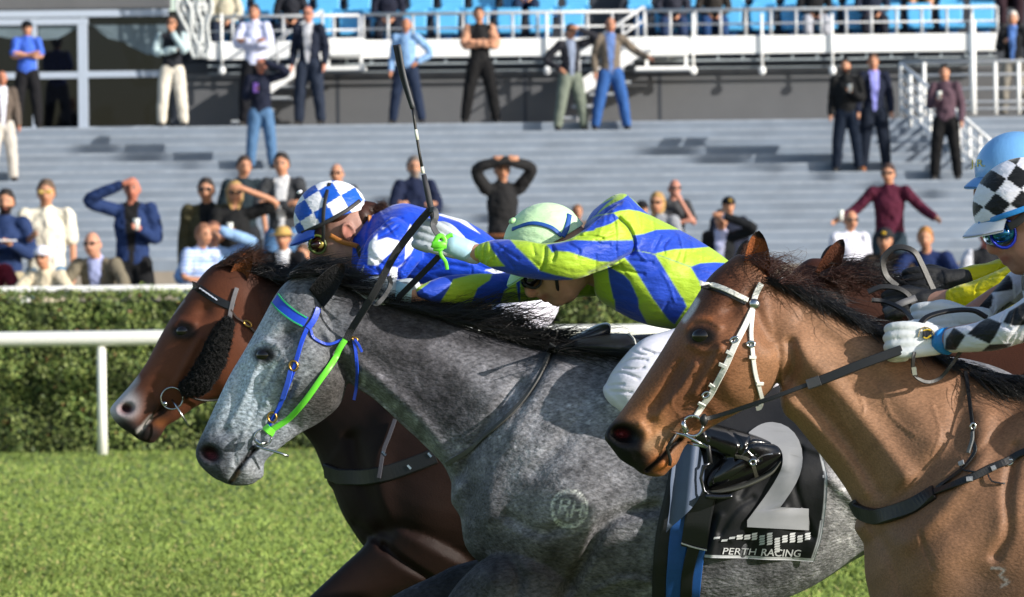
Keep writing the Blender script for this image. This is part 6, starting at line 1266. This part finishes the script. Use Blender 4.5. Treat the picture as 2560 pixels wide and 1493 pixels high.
V, Fc = union([loft([(1270, 690, 1240, 800, .13), (1310, 694, 1300, 830, .15), (1350, 735, 1345, 810, .12)], YA, 30), limb([P(1330, 760, YA - .14), P(1300, 775, YA - .2), P(1275, 795, YA - .22)], [.078, .07, .055], 5, 18), limb([P(1330, 760, YA + .14), P(1240, 800, YA + .22)], [.07, .055], 5, 18), limb([P(1275, 795, YA - .22), P(1400, 940, YA - .24)], [.055, .045], 4, 14), limb([P(1240, 800, YA + .22), P(1400, 940, YA + .24)], [.055, .045], 4, 14)], .0045, 3)
V = sculpt(V, YA, [('line', [(1270 + 20 * i, 730), (1300 + 15 * i, 750 + 8 * i)], -.004, 3) for i in range(4)] + [('line', [(1280, 735), (1300, 745), (1310, 765), (1298, 772)], -.003, 2)]); obj('breeches', V, Fc, BREECH, ja)
body_mesh(hf, [np.array(P(1120, 640, YA)), np.array(P(1290, 740, YA))], [[np.array(P(1000, 600, YA - .15)), np.array(P(950, 680, YA - .2)), np.array(P(920, 735, YA - .2))], [np.array(P(1000, 600, YA + .15)), np.array(P(950, 680, YA + .18)), np.array(P(920, 735, YA + .16))]],
          [[np.array(P(1310, 760, YA + s * .12)), np.array(P(1285, 800, YA + s * .21)), np.array(P(1400, 940, YA + s * .23))] for s in (-1, 1)], YA, ja, '9c766a', np.array(P(930, 610, YA)))
for s in (-1, 1): fist(P(925, 735, YA + s * .2), (-1, 0, -.1), (0, 0, -1), (0, -1, .2), .95, GREYG, ja, 'glove')
BLK = leather('helmet_strap', '1d1d1f', .6)
hae = helmet(ha, checks('e6e7ee', '1553b8', .0485, -.148, (.02, .004)), ja, .93, peak_col=mat('blue_peak', '1a4dbb', .35))
band(ha, [on_h(.085, -.0, .93), on_h(.04, -.002, .93), on_h(-.01, .0, .93), on_h(-.06, .006, .93), on_h(-.1, .016, .93)], .011, BLK, 'goggle_strap', hae); band(ha, [on_h(-.042, .096, .93), on_h(-.016, .06, .93), on_h(.008, .02, .93), on_h(.026, -.02, .93, .012, .004), (.04, -.045, .07)], .010, BLK, 'helmet_strap', hae)
V, Fc = ball((.045, .108, .02), (.009, .006, .009), 12); obj('button', ha.M(V), Fc, mat('print_white', None), hae)
goggles(hf, mat('goggle_amber', '2b1310', .1, spec=.8), mat('goggle_green', '4c5a24', .4), ja, 1.0)
V, Fc = ball((.072, -.014, .062), (.012, .012, .004), 18); obj('goggle_vent', hf.M(V), Fc, mat('vent_brass', '8d7f3c', .4, metal=.6), ja)
TAN = leather('tan_leather', 'a8692f', .5)
for pts, w_ in (([(.035, -.004, .079), (.012, -.034, .079), (-.015, -.056, .076), (-.03, -.072, .068)], .014), ([(-.088, .002, .06), (-.075, -.03, .068), (-.055, -.058, .07), (-.03, -.075, .066)], .013)):
    band(hf, pts, w_, TAN, 'chin_strap', ja, .004)
V, Fc = union([limb([hf.W(-.028, -.072, .068), hf.W(-.022, -.10, .055), hf.W(-.018, -.125, .03)], [.014, .015, .012], 4, 12)], .003, 1); obj('chin_cup', V, Fc, BLK, ja)
V, Fc = union([(ha.M(ball((-.088, -.03, 0), (.036, .05, .06), 18)[0]), ball((0, 0, 0), 1, 18)[1]), limb([ha.W(-.09, -.01, .01), ha.W(-.115, -.02, .01)], [.03, .026], 2, 12), (ha.M(ball((-.03, .0, 0), (.055, .03, .078), 18)[0]), ball((0, 0, 0), 1, 18)[1])], .004, 1); obj('hair', V, Fc, HAIRBR, ja)
rs = np.random.RandomState(3); r0 = np.array([hf.W(-.095 - .035 * a, .01 - .045 * b, .05 * (c - .3)) for a, b, c in rs.rand(2600, 3)]); t_ = r0 + np.array([[.03 * a, .02 * (b - .5), .03 * c] for a, b, c in rs.rand(2600, 3) - [0.3, 0, .3]]); V, Fc = strands(r0, (r0 + t_) / 2 + [0, 0, .012], t_, .0007, 7, .012, 3, 3); obj('loose_hair', V, Fc, HAIRBR, ja)

# ---------------------------------------------------------------- black and white jockey on the light bay
YC = 8.77
jc = empty('person', tuple(P(2700, 1000, YC)), 'jockey in black and white diamond silks with mirrored goggles at the right edge', 'jockey')
hc_ = Head((2556, 530, YC), (-.965, -.26)); hcf = shifted(hc_, -.018, -.02)
torC = loft([(2590, 640, 2600, 800, .11), (2650, 600, 2640, 860, .17), (2760, 570, 2750, 880, .2), (2900, 600, 2900, 890, .2), (3040, 680, 3040, 930, .17), (3120, 760, 3120, 940, .15)], YC, 36, 8, 2.3)
armC = loft([(2680, 640, 2740, 780, .07, -.17), (2620, 680, 2660, 840, .066, -.2), (2560, 744, 2580, 850, .062, -.21), (2505, 778, 2506, 872, .055, -.2), (2440, 806, 2440, 880, .046, -.17), (2385, 818, 2386, 880, .038, -.14), (2362, 826, 2364, 876, .032, -.12)], YC, 26, 8, 2.1)
armC2 = loft([(2700, 640, 2740, 780, .06, .17), (2600, 672, 2610, 770, .055, .18), (2530, 678, 2540, 760, .05, .17), (2470, 738, 2474, 798, .042, .12), (2420, 775, 2425, 812, .03, .08)], YC, 20, 8, 2.1)
z4 = lambda p: Zc(1920, 746, p); z5 = lambda p: Zc(1920, 373, p)
pC = [('poly', z4(p), '17181b') for p in ([(1750, 400), (1830, 285), (1945, 365), (1850, 510), (1740, 510)], [(1960, 350), (2080, 240), (2160, 190), (2300, 245), (2240, 370), (2180, 450)], [(2310, 240), (2370, 130), (2520, 40), (2600, 60), (2560, 260), (2430, 275)], [(2180, 455), (2400, 445), (2340, 560), (2080, 540)], [(2100, 100), (2130, 0), (2310, 0), (2290, 80), (2200, 160)], [(2560, 270), (2700, 300), (2650, 480), (2500, 430)], [(2700, 0), (2850, 50), (2800, 250), (2650, 200)])]
pC += [('poly', z5(p), '17181b') for p in ([(2330, 1420), (2400, 1290), (2460, 1200), (2540, 1250), (2540, 1390), (2340, 1415)], [(2130, 1480), (2320, 1430), (2320, 1480)], [(2700, 1100), (2850, 1150), (2800, 1300), (2650, 1250)])]
for i in range(8):
    for j in range(5): cx_, cy_ = 2640 + i * 62, 560 + j * 84 + (42 if i % 2 else 0); pC.append(('poly', [(cx_ - 30, cy_), (cx_, cy_ - 40), (cx_ + 30, cy_), (cx_, cy_ + 40)], '17181b'))
silk('silk_shirt', YC, [torC, armC, armC2], 'cfd0db', pC, [('line', z4([(2350, 100), (2300, 240), (2380, 300)]), -.006, 4), ('line', z4([(2520, 250), (2440, 330), (2380, 420)]), -.006, 5), ('line', z4([(1960, 200), (2080, 180)]), -.004, 4)], jc, .0034, SILK, 4, .003, 5)
V, Fc = tube([P(2349, 853, YC - .105), P(2356, 853, YC - .11), P(2368, 853, YC - .12)], [(.0265, .03), (.028, .03), (.03, .032)], 22, (0, 0, 1)); obj('cuff_band', V, Fc, leather('cuff_blue', '1f7ac0', .5), jc)
V, Fc = union([loft([(3100, 760, 3100, 980, .17), (3180, 800, 3180, 980, .14)], YC, 24), limb([P(3120, 860, YC - .12), P(2820, 1020, YC - .28)], [.1, .07], 4, 16), limb([P(3120, 860, YC + .12), P(2820, 1020, YC + .28)], [.1, .07], 4, 16), limb([P(2820, 1020, YC - .28), P(3060, 1220, YC - .33)], [.065, .05], 4, 14), limb([P(2820, 1020, YC + .28), P(3060, 1220, YC + .33)], [.065, .05], 4, 14)], .007, 3); obj('breeches', V, Fc, BREECH, jc)
body_mesh(hcf, [np.array(P(2800, 720, YC)), np.array(P(3080, 850, YC))], [[np.array(P(2700, 700, YC - .17)), np.array(P(2560, 800, YC - .2)), np.array(P(2340, 852, YC - .1))], [np.array(P(2700, 700, YC + .17)), np.array(P(2540, 720, YC + .17)), np.array(P(2410, 795, YC + .07))]],
          [[np.array(P(3100, 870, YC + s * .12)), np.array(P(2820, 1020, YC + s * .28)), np.array(P(3060, 1220, YC + s * .33))] for s in (-1, 1)], YC, jc, 'b3826e', np.array(P(2640, 650, YC)))
for s in (-1, 1):
    V, Fc = union([limb([P(3060, 1220, YC + s * .33), P(2960, 1270, YC + s * .34)], [.05, .03], 4, 14), limb([P(2960, 1120, YC + s * .32), P(3060, 1220, YC + s * .33)], [.055, .05], 4, 14)], .007, 2); obj('boot', V, Fc, BOOT, jc)
WG = mat('white_glove', 'd3d6d8', .55, var=.05, bump=.35, bscale=50)
gc = fist(P(2344, 851, YC - .105), (-1, 0, .02), (-.1, 0, -1), (0, -1, .25), 1.02, WG, jc, 'glove'); gct = bvh(gc)
strap(gct, [(2306, 836), (2330, 838)], 20, mat('logo_black', '15151a', .5), 'logo_patch', gc, 8.6, .004); 
for pp in ([(2307, 829), (2318, 827), (2328, 832)], [(2308, 844), (2318, 848), (2329, 841)]): strap(gct, pp, 3.5, mat('logo_yellow', 'c9a92a', .5), 'logo_patch', gc, 8.6, .008)
strap(gct, [(2295, 842), (2302, 822), (2318, 820), (2334, 832), (2338, 855)], 2.5, mat('piping_tan', '9c8b62', .6), 'piping', gc, 8.6, .003)
fist(P(2405, 798, YC + .07), (-1, 0, 0), (0, 0, -1), (0, -1, .25), 1., WG, jc, 'glove')
hce = helmet(hc_, checks('dcdce6', '141518', .039, .94, (.0, .01)), jc, 1.0, peak_col=mat('white_peak', 'd5d7e2', .3))
band(hc_, [on_h(.102, .0, 1), on_h(.06, .004, 1), on_h(.0, .008, 1), on_h(-.06, .012, 1), on_h(-.1, .02, 1)], .012, leather('band_blue', '2a80c8', .4), 'band', hce)
gg = goggles(hcf, mat('mirror_green', '0f8f80', .08, metal=.9, coat=.5, col2='1a3f9a', vscale=25.), mat('mirror_blue', '1f2fa0', .2, metal=.5), jc, 1.25)
band(hcf, [(.066, -.002, .075), (.04, .006, .083), (.0, .03, .09)], .018, BLK, 'goggle_strap', jc); band(hcf, [(.0, .0, .082), (-.005, -.05, .078), (.01, -.09, .06)], .016, TAN, 'chin_strap', jc)
V, Fc = union([(hc_.M(ball((-.07, -.02, 0), (.05, .05, .07), 18)[0]), ball((0, 0, 0), 1, 18)[1])], .005, 1); obj('hair', V, Fc, HAIRBR, jc)
rb = empty('reins', tuple(P(2050, 960, 8.65)), 'black leather reins from the light bay bit to the white gloved hand', 'reins')
ya = cb[1] - .01; rein([(1757, 1049, ya), (1800, 1038, ya), (1920, 998, 8.67), (2047, 951, 8.66)], 11, BLACKL, 'rein', rb, th=.006); rein([(2020, 961, 8.662), (2060, 948, 8.655), (2150, 912, 8.65), (2255, 874, 8.65)], 24, BLACKL, 'rein', rb, th=.005); rein([(2018, 962, 8.657), (2050, 951, 8.652)], 26, leather('rein_keeper', '37383b', .6), 'keeper', rb, th=.009)
rein([(2286, 880, 8.64), (2283, 905, 8.635), (2285, 936, 8.635), (2314, 955, 8.64), (2348, 947, 8.65), (2378, 913, 8.65), (2404, 876, 8.66)], 9, BLACKL, 'rein_bight', rb, (.3, -1, .3)); rein([(2284, 918, 8.63), (2287, 938, 8.63)], 12, STEEL, 'buckle', rb)
rein([(2292, 820, 8.66), (2318, 793, 8.68), (2370, 778, 8.7), (2430, 776, 8.72), (2468, 794, 8.72)], 14, BLACKL, 'rein_bight', rb, (0, -.6, 1), .006); rein([(2288, 812, 8.68), (2262, 778, 8.75), (2215, 755, 8.8), (2180, 750, 8.8)], 11, BLACKL, 'rein', rb, (0, -1, .5), .006)

# ---------------------------------------------------------------- yellow jockey with the light blue cap
YD2 = 10.4; YD2 = 10.85
jd = empty('person', tuple(P(2700, 1000, YD2)), 'jockey in yellow silks with a light blue helmet and black gloves behind the diamond silks', 'jockey')
hd2 = Head((2534, 436, YD2), (-.985, -.12))
yl = loft([(2660, 590, 2680, 740, .08, -.17), (2600, 622, 2620, 765, .066, -.19), (2540, 655, 2550, 775, .06, -.19), (2480, 682, 2486, 776, .055, -.18), (2420, 706, 2426, 775, .048, -.15), (2366, 726, 2372, 772, .034, -.12)], YD2, 24, 8, 2.1)
yl2 = loft([(2660, 590, 2680, 700, .07, .12), (2560, 628, 2570, 700, .055, .1), (2480, 652, 2486, 704, .046, .08), (2420, 666, 2424, 712, .04, .06), (2378, 676, 2384, 712, .03, .05)], YD2, 24, 8, 2.1)
torD = loft([(2590, 560, 2600, 700, .11), (2680, 520, 2680, 760, .17), (2800, 520, 2800, 780, .19), (2950, 570, 2950, 800, .18), (3060, 660, 3060, 820, .15)], YD2, 30, 8, 2.3)
silk('silk_shirt', YD2, [torD, yl, yl2], 'c9be10', [], [('line', z5(p), -.006, 4) for p in ([(1830, 1240), (1850, 1350)], [(1900, 1230), (1890, 1330)], [(1800, 1400), (1900, 1390)], [(1940, 1330), (2050, 1300)], [(2280, 1200), (2340, 1130)], [(2200, 1260), (2350, 1240)], [(1810, 1430), (1830, 1480)], [(2060, 1400), (2200, 1370)])], jd, .0036, SILK, 4, .005, 15)
V, Fc = union([loft([(3040, 670, 3040, 860, .17), (3120, 720, 3110, 860, .14)], YD2, 24), limb([P(3060, 780, YD2 - .12), P(2830, 900, YD2 - .22)], [.1, .07], 4, 16), limb([P(3060, 780, YD2 + .12), P(2830, 900, YD2 + .22)], [.1, .07], 4, 16), limb([P(2830, 900, YD2 - .22), P(3020, 1050, YD2 - .26)], [.065, .05], 4, 14), limb([P(2830, 900, YD2 + .22), P(3020, 1050, YD2 + .26)], [.065, .05], 4, 14)], .008, 3); obj('breeches', V, Fc, BREECH, jd)
body_mesh(hd2, [np.array(P(2800, 660, YD2)), np.array(P(3030, 760, YD2))], [[np.array(P(2680, 650, YD2 - .15)), np.array(P(2540, 715, YD2 - .19)), np.array(P(2320, 752, YD2 - .1))], [np.array(P(2680, 640, YD2 + .12)), np.array(P(2520, 680, YD2 + .09)), np.array(P(2360, 698, YD2 + .04))]],
          [[np.array(P(3050, 780, YD2 + s * .12)), np.array(P(2830, 900, YD2 + s * .22)), np.array(P(3020, 1050, YD2 + s * .26))] for s in (-1, 1)], YD2, jd, 'a8806f', np.array(P(2620, 600, YD2)))
BG = mat('black_glove', '17171a', .6, bump=.3, bscale=60)
fist(P(2310, 750, YD2 - .1), (-1, 0, -.1), (0, 0, -1), (0, -1, .25), 1., BG, jd, 'glove'); fist(P(2365, 700, YD2 + .03), (-1, 0, -.05), (0, 0, -1), (0, -1, .25), 1.05, BG, jd, 'glove')
V, Fc = tube([P(2374, 699, YD2 + .045), P(2350, 700, YD2 + .03)], [.028, .03], 16); obj('glove_cuff', V, Fc, BG, jd)
hde = helmet(hd2, plain('6ea6dd'), jd, .98, peak_col=mat('blue_peak_light', '5f94cf', .35), m=mat('satin_blue', None, .25, vcol=True, spec=.6, coat=.3, bump=.25, bscale=20, stretch=(3, 3, 1)))
ht = bvh(hde); text_on(ht, 'J.R.', 2426, 400, 2462, 424, mat('print_yellow', 'cfc23a', .6), hde, 'lettering', -2, .003)
rk = empty('reins', tuple(P(2260, 690, YD2)), 'black looped reins standing up from the black gloved hands', 'reins')
rein([(2243, 716, YD2 - .1), (2216, 690, YD2 - .1), (2208, 652, YD2 - .1), (2228, 624, YD2 - .1), (2256, 618, YD2 - .1), (2286, 630, YD2 - .1), (2304, 660, YD2 - .1), (2320, 695, YD2 - .1), (2336, 730, YD2 - .1)], 15, BLACKL, 'rein_bight', rk, (.25, -1, .4), .006)
rein([(2170, 730, YD2 - .12), (2205, 717, YD2 - .12), (2250, 723, YD2 - .12), (2280, 750, YD2 - .12), (2290, 800, YD2 - .12)], 13, BLACKL, 'rein', rk, (.1, -1, .4), .006)
V, Fc = strap_mesh(path3([(2210, 780, YD2 - .14), (2250, 760, YD2 - .16), (2290, 745, YD2 - .14)], 6), np.tile([0., -1, .2], (13, 1)), .018, .004); obj('rein', V, Fc, leather('grey_rein', None), rk)
